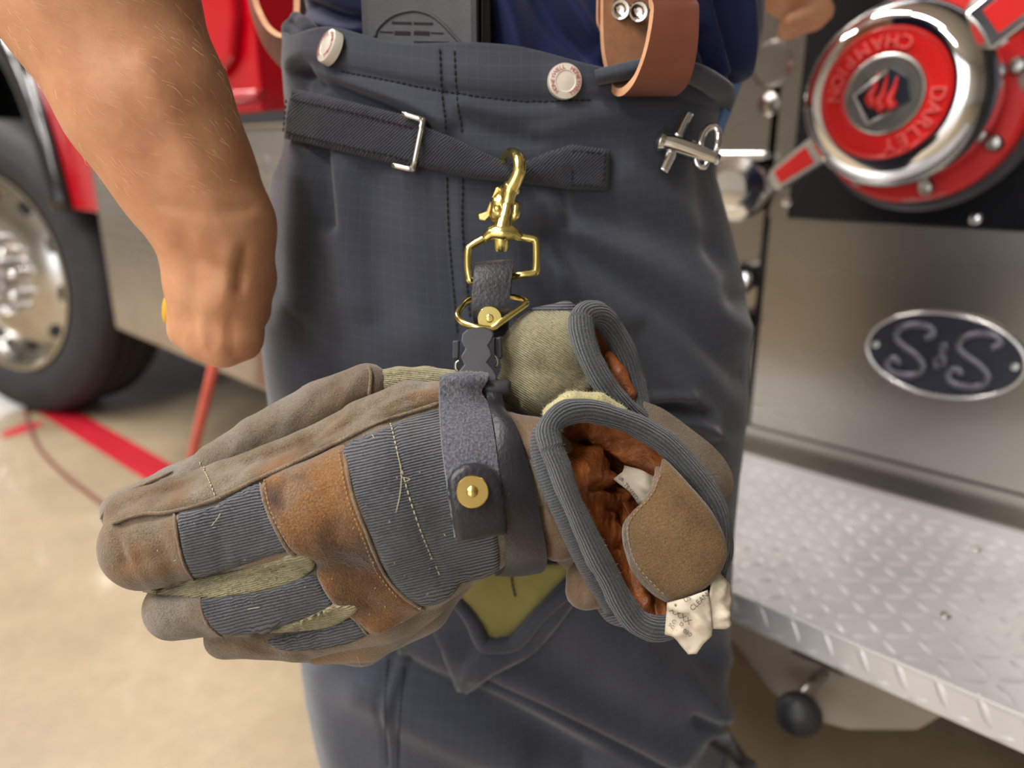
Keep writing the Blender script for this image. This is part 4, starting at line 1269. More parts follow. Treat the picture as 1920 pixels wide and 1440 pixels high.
SV = sculpt(SV, SF, [([(1340, -60), (1360, 40), (1385, 150)], 12, -0.0119), ([(1390, -60), (1402, 60), (1395, 150)], 10, 0.0085), ([(1305, -40), (1330, 60), (1350, 130)], 12, 0.0102), ([(940, -20), (960, 40), (975, 100)], 22, 0.0119), ([(1000, -20), (1040, 50), (1100, 100)], 24, -0.0119),
                        ([(1040, -40), (1090, 40), (1120, 100)], 18, 0.0102), ([(900, -20), (910, 60)], 14, -0.0102), ([(580, 10), (640, 30), (680, 36)], 10, -0.0102), ([(580, 35), (640, 52), (680, 56)], 9, 0.0085), ([(1310, 60), (1330, 120), (1340, 160)], 8, -0.0085)], rough=[(22, 0.002, 9)])
shirt = build('shirt', SV, SF, 'navy_shirt', person, uvs=np.stack([SV[:, 0], SV[:, 2]], 1), label='navy blue shirt')
ss = shirt.modifiers.new('cloth', 'SOLIDIFY'); ss.thickness = 0.002; ss.offset = -1
mid = (sh_r + elbow[0]) / 2
tube('sleeve', spline([sh_r + (np.array((0.02, 0.74, 1.38)) - sh_r) * 0.3, sh_r, sh_r * 0.45 + mid * 0.55, mid], 16), [0.085, 0.082, 0.078, 0.076], 'navy_shirt', shirt, seg=28)
eb = np.array((0.17, 0.985, 1.17))
tube('sleeve', spline([sh_l, sh_l * 0.6 + eb * 0.4, sh_l * 0.4 + eb * 0.6], 12), [0.082, 0.078, 0.074], 'navy_shirt', shirt, seg=28)

# ---- leather suspenders
D1, D2 = 0.500, 0.530
susp = ribbon('suspender', [Vector((0.085, 0.548, 1.42)), Vector((0.095, 0.548, 1.32)), Vector((0.105, 0.56, 1.2)), W(1224, -60, D1), W(1222, 20, D1 - .004), W(1214, 75, D1 - .006), W(1202, 118, D1 - .006), W(1186, 152, D1 - .003), W(1166, 172, D1 + .008), W(1150, 168, D1 + .022), W(1140, 140, D2), W(1130, 90, D2), W(1128, 20, D2), W(1130, -60, D2)],
              [Vector((0.125, 0.556, 1.42)), Vector((0.137, 0.558, 1.32)), Vector((0.147, 0.572, 1.2)), W(1310, -60, D1 + .012), W(1307, 20, D1 + .010), W(1305, 75, D1 + .008), W(1299, 118, D1 + .008), W(1288, 152, D1 + .010), W(1268, 172, D1 + .018), W(1252, 168, D1 + .030), W(1236, 140, D2 + .012), W(1222, 90, D2 + .012), W(1214, 20, D2 + .012), W(1214, -60, D2 + .012)],
              0.0052, ['suspender_leather', 'raw_leather_edge', 'raw_leather_back'], person, n=90, cross=6, label='wide brown leather suspender strap')
for px, py in ((1163, 18), (1197, 22)):
    o_ = W(px, py, D2 - 0.001)
    nrm = (CAM - o_).normalized()
    lathe('eyelet', [(0.0068, -0.003), (0.0070, 0.0012), (0.0062, 0.0024), (0.0045, 0.0022), (0.003, 0.0012), (0.0024, 0.0006), (0, 0.0004)], o_, nrm, 'chrome', susp, seg=28)
ribbon('suspender_tab', [W(1122, -80, D2 + .004), W(1120, 0, D2 + .004), W(1120, 40, D2 + .004), W(1126, 58, D2 + .006)], [W(1150, -80, D2 + .006), W(1150, 0, D2 + .006), W(1150, 40, D2 + .006), W(1146, 60, D2 + .008)], 0.005, ['suspender_leather', 'raw_leather_edge', 'raw_leather_back'], susp, n=20, cross=3)
ribbon('suspender', [W(452, -160, .66), W(474, -20, .655), W(490, 30, .65), W(508, 56, .645), W(530, 67, .64), W(548, 56, .64), W(556, 20, .65), W(556, -80, .66)],
       [W(448, -160, .68), W(470, 0, .69), W(490, 66, .69), W(512, 104, .685), W(540, 130, .68), W(560, 120, .68), W(570, 60, .69), W(572, -80, .70)], 0.005,
       ['suspender_leather', 'raw_leather_edge', 'suspender_leather'], person, n=50, cross=5, label='brown leather suspender strap end')

# boots, below the frame
for dx, dy in ((-0.02, 0.0), (0.07, 0.13)):
    Bb = Blend(0.008)
    Bb.chain([((dx - 0.02, 0.66 + dy, 0.05), 0.045), ((dx + 0.10, 0.66 + dy, 0.048), 0.045), ((dx + 0.2, 0.66 + dy, 0.042), 0.04)], 0.02)
    Bb.chain([((dx - 0.02, 0.66 + dy, 0.05), 0.048), ((dx - 0.02, 0.66 + dy, 0.26), 0.06)], 0.02)
    v, f = Bb.mesh()
    v[:, 2] = np.maximum(v[:, 2], 0.0)
    build('boot', v, f, 'boot_black', person, label='black boot')

# ---- yellow cord in the fist
yc_ = spline([W(330, 520, .55), W(312, 470, .548), W(310, 440, .55), W(330, 415, .575), W(350, 470, .60), W(340, 560, .60), W(318, 600, .565), W(316, 570, .556), W(330, 545, .558)], 40)
yo = tube('hand_cord', yc_, 0.0042, 'yellow_cord', None, seg=10, origin=yc_[0])
tag(yo, 'small loop of yellow cord gripped in the bare fist', 'cord')

# ================================================================== radio tucked in the waistband
rad = empty('portable_radio', atY(790, 110, 0.565), 'black portable radio with speaker slots tucked behind the waistband', 'radio')
rf = 0.566
o_ = atY(680, 120, 0.592); ax = atY(898, 128, 0.574) - o_; ax.z = 0
az = Vector((0, 0.006, 0.135))
v, f = box_geo(o_, ax, (0, 0.03, 0), az)
build('radio_body', v, f, 'radio_plastic', rad, bevel=0.0055, smooth=False)
def rp(px, py, lift=0.0):
    r = ray(px, py); nn = ax.cross(az).normalized(); nn = nn if nn.y < 0 else -nn
    t = (o_ - CAM).dot(nn) / r.dot(nn)
    return CAM + r * t + nn * lift
arcp = [(703, 70), (708, 55), (723, 39), (742, 27), (771, 20), (791, 22), (813, 31), (832, 47), (850, 66), (872, 90)]
tube('grille_rim', [rp(x, y, 0.0004) for x, y in spline(arcp, 40)], 0.0012, 'radio_plastic', rad, seg=8)
for x0, x1, y, h in ((735, 772, 43, 5), (776, 812, 44, 5), (712, 738, 60, 3), (740, 770, 62, 8), (776, 806, 62, 8), (808, 832, 62, 3), (776, 842, 79, 4)):  # black bars stand in for the shade inside the open slots
    prism('speaker_slot_shade', [rp(x0, y - h / 2, -0.001), rp(x1, y - h / 2 + 1, -0.001), rp(x1, y + h / 2 + 1, -0.001), rp(x0, y + h / 2, -0.001)], -(ax.cross(az).normalized() * (1 if ax.cross(az).y > 0 else -1)) * 0.0013, 'slot_black', rad)
prism('belt_clip', [rp(900, -60, -0.004), rp(912, -50, -0.010), rp(915, 90, -0.010), rp(900, 110, -0.004)], (0, 0.012, 0), 'slot_black', rad, bevel=0.001)

# ================================================================== gloves
def blend_part(name, B, material, parent, strokes=(), rough=None, rot=0.0, uvscale=0.002, **k):
    v, f = B.mesh()
    v = sculpt(v, f, strokes, rough)
    q, _ = to_px(v)
    ca, sa = math.cos(rot), math.sin(rot)
    uv = np.stack([q[:, 0] * ca + q[:, 1] * sa, -q[:, 0] * sa + q[:, 1] * ca], 1) * uvscale
    o = build(name, v, f, material, parent, uvs=uv, **k)
    return o, v, f

g1 = empty('work_glove', W(700, 1200, 0.46), 'suede and grey knit work glove in front, with its cuff gaping open', 'glove', 'pair of firefighter gloves')
g2 = empty('work_glove', W(700, 900, 0.50), 'rear work glove with khaki knit cuff, half hidden behind the front glove', 'glove', 'pair of firefighter gloves')

# ---- front glove shell
A = Blend(0.0022)
A.cap((276, 1022, .456, 82), (420, 975, .452, 92), (600, 945, .448, 112), k=10)
A.cap((248, 968, .460, 46), (330, 940, .458, 46), (430, 908, .456, 48), (577, 852, .455, 46), (680, 805, .455, 50), (770, 768, .455, 54), (870, 770, .457, 52), k=7)
A.cap((332, 1140, .462, 58), (470, 1120, .458, 68), (660, 1070, .455, 90), k=7)
A.cap((425, 1194, .472, 42), (560, 1182, .468, 54), (710, 1125, .462, 78), k=7)
A.cap((600, 1208, .486, 36), (690, 1185, .480, 52), (780, 1100, .47, 70), k=7)
A.cap((600, 945, .448, 112), (740, 925, .448, 142), (870, 915, .455, 138), (980, 910, .462, 122), k=16)
A.cap((700, 1060, .455, 90), (800, 1040, .455, 92), (890, 1000, .458, 84), k=14)
g1_strokes = [([(225, 985), (327, 960), (406, 938), (489, 899), (577, 862), (643, 830), (743, 784), (830, 756)], 7, -0.0030),
              ([(330, 890), (430, 872), (510, 850), (577, 822), (643, 772)], 8, -0.002),
              ([(300, 1112), (390, 1112), (500, 1098), (592, 1066)], 8, -0.004), ([(480, 1188), (560, 1178), (640, 1150)], 8, -0.004), ([(420, 1150), (520, 1130)], 30, 0.001),
              ([(230, 1060), (300, 1040)], 12, -0.001), ([(260, 990), (300, 1090)], 20, 0.0012), ([(290, 985), (330, 1090)], 14, -0.0012),
              ([(430, 900), (455, 880), (470, 860)], 7, -0.0012), ([(520, 862), (545, 845), (560, 825)], 7, 0.0012), ([(600, 835), (640, 815), (700, 775)], 10, 0.0014), ([(560, 850), (620, 815), (690, 780), (780, 745)], 7, -0.0016), ([(690, 790), (760, 745), (830, 735)], 9, 0.0016),
              ([(640, 800), (720, 750), (800, 722)], 8, -0.0016), ([(240, 1010), (255, 1060), (285, 1100)], 9, 0.0012), ([(215, 1000), (235, 1050)], 7, -0.0012), ([(330, 1130), (350, 1170), (380, 1190)], 12, -0.0014), ([(290, 1130), (310, 1165)], 9, 0.0012),
              ([(460, 1205), (520, 1225), (580, 1232)], 8, -0.0014), ([(240, 940), (290, 925), (340, 912)], 6, -0.0014), ([(300, 950), (360, 930), (420, 900)], 7, 0.0010)]
shell, v1, f1 = blend_part('glove_shell', A, 'suede', g1, g1_strokes, [(45, 0.0011, 11), (120, 0.0004, 12)])
BG = bvh_of((v1, f1))
RIB = math.radians(-13)

def poly(s): return s
patch('knuckle_panel', [(493, 908), (515, 888), (580, 862), (643, 835), (648, 862), (665, 927), (690, 993), (722, 1072), (758, 1114), (794, 1140), (750, 1168), (704, 1190), (660, 1160), (622, 1128), (597, 1085), (592, 1052), (552, 1036), (530, 1005), (514, 977), (500, 942)], BG, 0.0016, 'suede_orange', g1, step=8, edge=8, rough=[(60, 0.0012, 21)],
      strokes=[([(600, 880), (625, 930), (630, 990)], 14, -0.0012), ([(560, 900), (590, 980), (640, 1080)], 24, 0.0012), ([(640, 1090), (690, 1120)], 16, -0.0012)], rnd=True)
patch('finger_knit', [(336, 963), (370, 955), (406, 945), (447, 922), (485, 908), (495, 940), (514, 980), (540, 1029), (493, 1046), (431, 1067), (368, 1082), (350, 1058), (339, 1010)], BG, 0.0010, 'knit_grey', g1, step=8, edge=8, rot=RIB, rough=[(70, 0.0008, 22)], strokes=[([(400, 950), (415, 1010), (420, 1065)], 12, -0.0010)])
patch('back_knit', [(647, 838), (722, 802), (780, 780), (830, 766), (880, 764), (905, 820), (920, 900), (930, 980), (935, 1070), (905, 1084), (868, 1093), (840, 1122), (796, 1136), (758, 1114), (724, 1072), (692, 993), (667, 927), (652, 875)], BG, 0.0012, 'knit_grey', g1, step=9, edge=8, rot=RIB, rough=[(50, 0.0012, 23)], strokes=[([(733, 797), (756, 893), (785, 985), (827, 1085)], 6, -0.0012), ([(800, 1100), (850, 1090), (930, 1074)], 8, -0.001)])
patch('ring_finger_knit', [(378, 1124), (440, 1117), (493, 1109), (545, 1094), (589, 1078), (606, 1108), (622, 1131), (608, 1147), (550, 1168), (493, 1184), (450, 1190), (418, 1190), (394, 1172), (380, 1148)], BG, 0.0010, 'knit_grey', g1, step=8, edge=7, rot=RIB, rough=[(70, 0.0008, 24)])
patch('little_finger_knit', [(505, 1198), (577, 1183), (620, 1176), (657, 1159), (676, 1172), (690, 1188), (640, 1210), (568, 1219), (524, 1217)], BG, 0.0010, 'knit_grey', g1, step=8, edge=7, rot=RIB)
patch('finger_sidewall', [(268, 1108), (327, 1101), (362, 1086), (440, 1070), (514, 1052), (552, 1037), (580, 1039), (591, 1058), (577, 1078), (540, 1094), (493, 1107), (440, 1116), (389, 1121), (320, 1116)], BG, 0.0022, 'knit_khaki', g1, step=6, edge=6, rot=RIB, strokes=[([(330, 1104), (430, 1088), (510, 1066), (556, 1056), (572, 1062)], 4, -0.0022)])
patch('finger_sidewall', [(492, 1185), (550, 1168), (597, 1147), (631, 1130), (660, 1129), (674, 1137), (660, 1153), (618, 1175), (556, 1184)], BG, 0.0022, 'knit_khaki', g1, step=6, edge=6, rot=RIB, strokes=[([(560, 1176), (610, 1150), (630, 1142)], 4, -0.002)])
for i, (ln, r) in enumerate((([(210, 984), (260, 966), (327, 957), (406, 934), (489, 896), (577, 858), (643, 826), (743, 780), (826, 753)], 0.0016),
               ([(328, 960), (334, 1000), (346, 1055), (364, 1086)], 0.0014), ([(489, 906), (500, 945), (516, 982), (540, 1026), (556, 1038)], 0.0015), ([(646, 838), (662, 927), (687, 993), (720, 1072), (754, 1114), (796, 1140)], 0.0014),
               ([(660, 1150), (690, 1188)], 0.0012), ([(376, 1122), (382, 1150), (396, 1174), (420, 1192)], 0.0012))):
    piping('seam_piping', ln, BG, r, 'seam_suede', g1, lift=0.0012)
stitches('back_stitching', [(733, 797), (756, 893), (785, 985), (827, 1085)], BG, 'pale_thread', g1, 0.0026, 0.0012, 0.00045, 0.0012)
stitches('finger_stitching', [(377, 868), (383, 882), (390, 896), (397, 912), (406, 934)], BG, 'pale_thread', g1, 0.0022, 0.001, 0.0004, 0.0008)
stitches('knuckle_stitching', [(500, 905), (508, 945), (524, 982), (548, 1022)], BG, 'tan_thread', g1, 0.0018, 0.0012, 0.00035, 0.0026)
stitches('knuckle_stitching', [(640, 850), (655, 930), (680, 996), (713, 1075), (748, 1118)], BG, 'tan_thread', g1, 0.0018, 0.0012, 0.00035, 0.0026)
# lint and fibres caught in the knit
mb = MB()
for pts in ([(744, 850), (750, 875), (752, 900), (749, 930), (742, 960)], [(757, 905), (768, 900), (752, 896)], [(400, 985), (412, 972), (418, 962)], [(618, 1135), (640, 1140), (655, 1150)], [(468, 1140), (490, 1136)], [(700, 820), (704, 826)], [(672, 1225), (676, 1240), (680, 1252)]):
    v, f, uv = tube_geo(on_surface(BG, pts, 14, 0.0022), 0.00022, 4); mb.add(v, f, uv)
for _ in range(46):
    px, py = random.uniform(260, 900), random.uniform(830, 1170)
    h = BG.ray_cast(CAM, ray(px, py).normalized())
    if h[0] is None: continue
    a = random.uniform(0, 6.28); L = random.uniform(0.0006, 0.002)
    e = Vector((math.cos(a), 0, math.sin(a))) * L
    q = h[0] + h[1] * 0.0026
    v, f, uv = tube_geo([q, q + e * 0.5 + h[1] * 0.0004, q + e], 0.00018, 4); mb.add(v, f, uv)
mb.build('lint', 'pale_thread', g1, kind='stuff')

# wrist and gauntlet leather between strap and cuff
A = Blend(0.0025)
A.cap((950, 850, .452, 80), (995, 850, .450, 66), (1018, 905, .448, 56), k=12)
A.cap((950, 960, .456, 92), (1020, 960, .446, 70), (1048, 1008, .442, 46), k=12)
A.cap((1090, 1080, .452, 30), (1098, 1106, .454, 36), (1130, 1100, .462, 40), k=10)
gaunt, v2, f2 = blend_part('gauntlet', A, 'suede_smooth', g1, [([(985, 870), (1020, 930), (1060, 985)], 6, -0.004), ([(1000, 830), (1050, 880)], 12, 0.002), ([(1090, 1075), (1092, 1130)], 4, -0.0016)], [(60, 0.0008, 31)])
A = Blend(0.0025)
A.cap((1128, 1100, .458, 36), (1160, 1130, .462, 40), (1190, 1150, .466, 30), k=10)
blend_part('gauntlet_knit', A, 'knit_grey', g1, rough=[(80, 0.0006, 32)], rot=RIB)
# bowl of lining, lumps of worn leather inside the opening
ring = [(1034, 839, .416), (1030, 803, .420), (1054, 777, .424), (1099, 769, .428), (1150, 781, .432), (1197, 799, .436), (1244, 828, .438), (1287, 872, .440), (1325, 922, .442), (1346, 965, .442), (1352, 1009, .442), (1347, 1055, .440), (1327, 1117, .436), (1287, 1162, .434), (1240, 1178, .432), (1197, 1168, .430), (1168, 1132, .427), (1142, 1081, .422), (1112, 1025, .417), (1080, 955, .413), (1052, 885, .413)]
R3 = spline([W(*q) for q in ring], 120, closed=True)
n_, nr_ = 260, 70
RL = spline([W(*q) for q in ring], n_, closed=True)
cen = np.array(W(1140, 900, 0.492)); rows_ = []
for t in np.linspace(0, 1, nr_):
    rows_.append(RL.mean(0) * (1 - t ** 0.8) + cen * t ** 0.8 + (RL - RL.mean(0)) * (1 - 0.86 * t ** 1.7))
BV = np.concatenate(rows_)
ii, jj = np.meshgrid(np.arange(nr_ - 1), np.arange(n_), indexing='ij')
BF = np.stack([ii * n_ + jj, ii * n_ + (jj + 1) % n_, (ii + 1) * n_ + (jj + 1) % n_, (ii + 1) * n_ + jj], -1).reshape(-1, 4)
if np.mean(np.sum(vnormals(BV, BF) * (np.array(CAM) - BV), 1)) < 0: BF = BF[:, ::-1].copy()
BV = sculpt(BV, BF, [([(1074, 868), (1092, 884), (1104, 902)], 24, 0.016), ([(1066, 900), (1100, 950), (1140, 1010), (1178, 1080), (1205, 1140)], 26, 0.012), ([(1140, 935), (1168, 948), (1186, 990), (1192, 1040)], 24, 0.017),
                      ([(1110, 800), (1160, 822), (1205, 848), (1240, 872)], 24, 0.013), ([(1080, 925), (1120, 925), (1145, 915)], 7, -0.006), ([(1130, 980), (1180, 1010)], 7, -0.004), ([(1140, 1030), (1190, 1060)], 7, -0.004), ([(1110, 960), (1150, 975)], 6, -0.003),
                      ([(1100, 895), (1125, 905)], 6, -0.004), ([(1220, 1090), (1250, 1150)], 16, 0.006), ([(1212, 1100), (1232, 1160)], 7, -0.005), ([(1060, 840), (1070, 860)], 12, 0.006)],
            [(150, 0.0011, 41), (380, 0.0006, 42), (800, 0.0003, 43)])
bowl = build('cuff_lining', BV, BF, 'lining_leather', g1, label='worn orange-brown leather lining')
n_ = 120
wv = R3 - np.array(CAM); wv /= np.linalg.norm(wv, axis=1, keepdims=True)
OV = np.concatenate([R3 + wv * 0.085 * t ** 0.6 + (np.array(W(985, 915, .475)) - R3.mean(0)) * t ** 2 + (R3.mean(0) - R3) * 0.55 * t ** 2 for t in np.linspace(0, 1, 12)])
OF = [(i * n_ + (j + 1) % n_, i * n_ + j, (i + 1) * n_ + j, (i + 1) * n_ + (j + 1) % n_) for i in range(11) for j in range(n_)]
build('cuff_shell', OV, OF, 'suede_smooth', g1).modifiers.new('hide', 'SOLIDIFY').thickness = 0.002
# knit binding around the opening
def binding(R, r, parent, seed, material='knit_binding', closed=True, width=1.0):
    v, f, uv = tube_geo(R, r, 22, closed, 1.0, caps=not closed)
    v = np.asarray(v); F4 = np.array([q for q in f if len(q) == 4])
    n = vnormals(v, F4)
    v = v + n * (0.0011 * wobble(v, 70, seed) + 0.0005 * wobble(v, 260, seed + 1))[:, None]
    o = build('cuff_binding', v, f, material, parent, uvs=uv, label='grey rib-knit cuff binding')
    fuzz('knit_fuzz', v, F4, 1600, 0.0022, 'fuzz_grey', o, seed)
    return o
binding(R3, 0.0068, g1, 81)
R3b = spline([W(1044, 792, .430), W(1020, 806, .428), W(1014, 845, .425), W(1030, 900, .422), W(1058, 968, .422), W(1090, 1038, .427), W(1118, 1092, .432), W(1146, 1146, .438)], 60)
tube('cuff_binding_edge', R3b, [0.004, 0.0062, 0.0062, 0.006, 0.0058, 0.004], 'knit_cross', g1, seg=14)
A = Blend(0.002); A.cap((1040, 778, .446, 22), (1070, 760, .448, 26), (1120, 762, .450, 26), (1160, 775, .450, 18), k=8)
te, vt_, ft_ = blend_part('cuff_terry', A, 'terry_khaki', g1, rough=[(300, 0.0005, 51)])
fuzz('knit_fuzz', vt_, ft_, 2500, 0.0024, 'fuzz_khaki', te, 86)
# pull tab with its care label
gtab = [(1245, 868), (1262, 880), (1290, 911), (1324, 951), (1348, 992), (1358, 1030), (1350, 1060), (1334, 1084), (1300, 1108), (1266, 1122), (1240, 1106), (1206, 1072), (1190, 1038), (1181, 994), (1188, 966), (1215, 938), (1233, 908), (1240, 885)]
tabsurf = Blend(0.004); tabsurf.cap((1245, 850, .470, 60), (1270, 960, .468, 140), (1280, 1040, .470, 140), (1290, 1120, .472, 70), k=40)
vt, ft = tabsurf.mesh(); BT = bvh_of((vt, ft))
tab = patch('pull_tab', gtab, BT, 0.0026, 'suede_tab', g1, step=8, edge=5, lift=0.004, rough=[(50, 0.001, 61)], sink=0.0, label='brown suede pull tab')
lay = patch('tab_backing', [(x - 13 if x < 1250 else x - 3, y + 8) for x, y in gtab], BT, 0.0022, 'seam_suede', tab, step=9, edge=5, lift=0.0005, sink=0.001)
stitches('tab_stitching', [(1243, 900), (1228, 935), (1204, 962), (1192, 985), (1192, 1010), (1202, 1045), (1222, 1075), (1250, 1100)], BT, 'tan_thread', tab, 0.0018, 0.0012, 0.0003, 0.0072)
def paper(name, pl, bvh, seed, lift, parent, amp=0.004):
    P = np.array(pl)
    return patch(name, pl, bvh, 0.0004, 'paper_tag', parent, step=6, edge=2, lift=lift, rnd=False, sink=0.0001, smoothn=8, rough=[(230, 0.0014, 90 + seed), (520, 0.0006, 95 + seed)], strokes=[(ln, 7, a) for ln, a in CREASES[seed]])
CREASES = {1: [([(1262, 1130), (1300, 1150), (1335, 1182)], 0.0035), ([(1325, 1105), (1326, 1150), (1332, 1190)], -0.004), ([(1290, 1150), (1300, 1215)], -0.003), ([(1270, 1185), (1300, 1170)], 0.0025)],
           2: [([(1345, 1095), (1350, 1140), (1360, 1170)], 0.003), ([(1330, 1130), (1366, 1125)], -0.003), ([(1332, 1160), (1358, 1150)], 0.003), ([(1334, 1100), (1336, 1175)], -0.003)]}
A = Blend(0.004); A.cap((1285, 1100, .438, 70), (1300, 1190, .442, 80), (1340, 1140, .446, 70), k=30)
vq, fq = A.mesh(); BQ = bvh_of((vq, fq))
paper('care_label', [(1330, 1088), (1345, 1076), (1364, 1096), (1369, 1131), (1359, 1158), (1367, 1168), (1356, 1179), (1331, 1178), (1322, 1140)], BQ, 2, 0.002, g1)
lab = paper('care_label', [(1255, 1126), (1285, 1118), (1322, 1104), (1328, 1140), (1332, 1177), (1331, 1190), (1318, 1203), (1306, 1222), (1291, 1223), (1279, 1208), (1267, 1191), (1251, 1187), (1253, 1160)], BQ, 1, 0.004, g1)
def label_text(s, px, py, ang, size):
    p, nn = drop(BQ, px, py)
    nn = (nn + (CAM - p).normalized() * 2).normalized()
    xr = (W(px + 10 * math.cos(ang), py + 10 * math.sin(ang), .42) - W(px, py, .42)).normalized()
    xr = (xr - nn * xr.dot(nn)).normalized(); up = nn.cross(xr)
    place_text(lmb, s, size, 0.0001, p + nn * 0.0072, xr, up)
lmb = MB()
for s_, px, py, an, sz_ in (('US', 1289, 1121, -0.5, 0.0034), ('CLEAN', 1308, 1126, -0.75, 0.0040), ('9', 1268, 1133, 0.2, 0.003), ('XXXX', 1277, 1152, 0.55, 0.0046), ('C', 1266, 1164, 0.5, 0.003), ('D', 1279, 1169, 0.5, 0.003), ('030', 1290, 1185, 0.6, 0.0034), ('SC', 1262, 1172, 0.6, 0.0026), ('N', 1274, 1184, 0.3, 0.003)):
    label_text(s_, px, py, an, sz_)
lmb.build('label_print', 'tag_ink', lab, smooth=False)
A = Blend(0.004); A.cap((1190, 900, .470, 50), (1190, 940, .472, 50), k=20)
vi, fi = A.mesh(); BI = bvh_of((vi, fi))
CREASES[3] = [([(1170, 890), (1200, 910), (1225, 920)], 0.002), ([(1185, 880), (1195, 940)], -0.003), ([(1205, 885), (1215, 925)], 0.002)]
sl2 = paper('size_label', [(1152, 898), (1170, 886), (1172, 874), (1196, 880), (1216, 890), (1240, 900), (1232, 915), (1216, 934), (1196, 944), (1180, 920)], BI, 3, 0.002, g1)
lmb = MB()
for s_, px, py, an, sz_ in (('US', 1164, 898, 0.6, 0.0028), ('TS SEED', 1183, 922, 0.9, 0.0034)):
    p, nn = drop(BI, px, py); nn = (CAM - p).normalized()
    xr = (W(px + 10 * math.cos(an), py + 10 * math.sin(an), .42) - W(px, py, .42)).normalized(); xr = (xr - nn * xr.dot(nn)).normalized()
    place_text(lmb, s_, sz_, 0.0001, p + nn * 0.0046, xr, nn.cross(xr))
lmb.build('label_print', 'tag_ink', sl2, smooth=False)

# ---- rear glove
A = Blend(0.0025)
A.cap((232, 958, .478, 40), (330, 915, .480, 42), (480, 850, .482, 46), (640, 790, .486, 60), k=8)
A.cap((350, 893, .470, 22), (400, 866, .468, 34), (480, 822, .468, 42), (600, 764, .468, 46), (690, 722, .468, 40), k=7)
A.cap((640, 830, .505, 90), (800, 830, .51, 100), (920, 830, .512, 90), k=16)
A.cap((560, 1190, .495, 48), (680, 1195, .492, 48), (780, 1120, .50, 70), (850, 1000, .51, 90), k=12)
A.cap((760, 720, .478, 34), (810, 706, .480, 22), k=8)
rear, v3, f3 = blend_part('glove_shell', A, 'suede_grey', g2, [([(215, 930), (260, 915), (330, 885)], 4, -0.0012), ([(440, 850), (480, 830)], 16, -0.001), ([(520, 800), (560, 770)], 18, 0.001), ([(610, 800), (690, 750)], 10, -0.0015), ([(560, 790), (600, 745), (640, 715)], 8, -0.0014), ([(640, 760), (660, 725), (680, 700)], 8, 0.0014), ([(420, 870), (440, 845), (450, 830)], 8, 0.0012), ([(480, 845), (510, 815), (520, 800)], 8, -0.0014)], [(45, 0.0012, 71), (130, 0.0004, 72)])
BR = bvh_of((v3, f3))
piping('seam_piping', [(689, 688), (695, 705), (692, 742)], BR, 0.0014, 'seam_suede', g2, lift=0.001)
piping('seam_piping', [(190, 972), (215, 938), (260, 914), (325, 884)], BR, 0.0014, 'seam_suede', g2, lift=0.0006)
stitches('finger_stitching', [(376, 866), (381, 880), (388, 898)], BR, 'pale_thread', g2, 0.0022, 0.001, 0.0004, 0.0008)
A = Blend(0.0022)
A.cap((712, 722, .470, 30), (750, 716, .470, 28), (800, 722, .470, 34), (870, 738, .474, 44), k=8)
blend_part('side_knit', A, 'knit_khaki', g2, [([(700, 720), (730, 705), (800, 700)], 5, -0.001)], [(90, 0.0006, 73)], rot=0.1)
# rear cuff
A = Blend(0.0025)
A.cap((982, 662, .492, 46), (1005, 652, .490, 62), (1048, 655, .488, 72), k=14)
A.cap((975, 720, .490, 44), (1010, 725, .488, 50), (1072, 712, .486, 48), k=14)
rc, vr, fr_ = blend_part('rear_cuff', A, 'knit_khaki', g2, [([(965, 640), (962, 700), (968, 760)], 10, -0.0035), ([(1010, 600), (1000, 680), (1004, 740)], 22, 0.002), ([(1060, 740), (1110, 700)], 12, -0.002)], [(60, 0.001, 74)], rot=0.55, label='khaki knit cuff')
fuzz('knit_fuzz', vr, fr_, 2500, 0.0022, 'fuzz_khaki', rc, 85)
R4 = [(1092, 600, .462), (1108, 588, .466), (1128, 594, .474), (1150, 622, .484), (1174, 668, .490), (1188, 715, .491), (1198, 760, .486), (1196, 786, .474), (1168, 764, .462), (1138, 728, .456), (1112, 686, .454), (1096, 640, .457)]
R43 = spline([W(*q) for q in R4], 90, closed=True)
binding(R43, 0.0078, g2, 83)
m4 = R43.mean(0)
LV = np.concatenate([m4 * (1 - t) + np.array(W(1110, 700, .50)) * t + (R43 - m4) * (1 - 0.7 * t) for t in np.linspace(0, 1, 8)])
LF = [(i * 90 + j, i * 90 + (j + 1) % 90, (i + 1) * 90 + (j + 1) % 90, (i + 1) * 90 + j) for i in range(7) for j in range(90)] + [tuple(7 * 90 + j for j in range(90))]
build('cuff_lining', LV, LF, 'lining_leather', g2)
A = Blend(0.002); A.cap((1142, 668, .486, 10), (1160, 700, .482, 14), (1182, 740, .480, 12), k=8)
blend_part('lining_fold', A, 'lining_leather', g2, rough=[(140, 0.0006, 75)])
A = Blend(0.0025); A.cap((1060, 590, .492, 26), (1000, 600, .498, 22), k=8)
blend_part('cuff_knit_top', A, 'knit_grey', g2, rough=[(140, 0.0006, 76)])
ribbon('pull_tab', [W(1206, 756, .476), W(1240, 770, .476), W(1290, 806, .478), (W(1336, 842, .480)), W(1362, 876, .482), W(1370, 910, .484), W(1356, 932, .486)], [W(1214, 790, .47), W(1240, 808, .468), W(1272, 836, .468), W(1310, 880, .470), W(1330, 910, .472), W(1344, 934, .476), W(1346, 940, .480)], 0.005, ['suede_grey', 'seam_suede', 'suede_grey'], g2, n=50, cross=6, crown=0.001, label='dark brown pull tab')

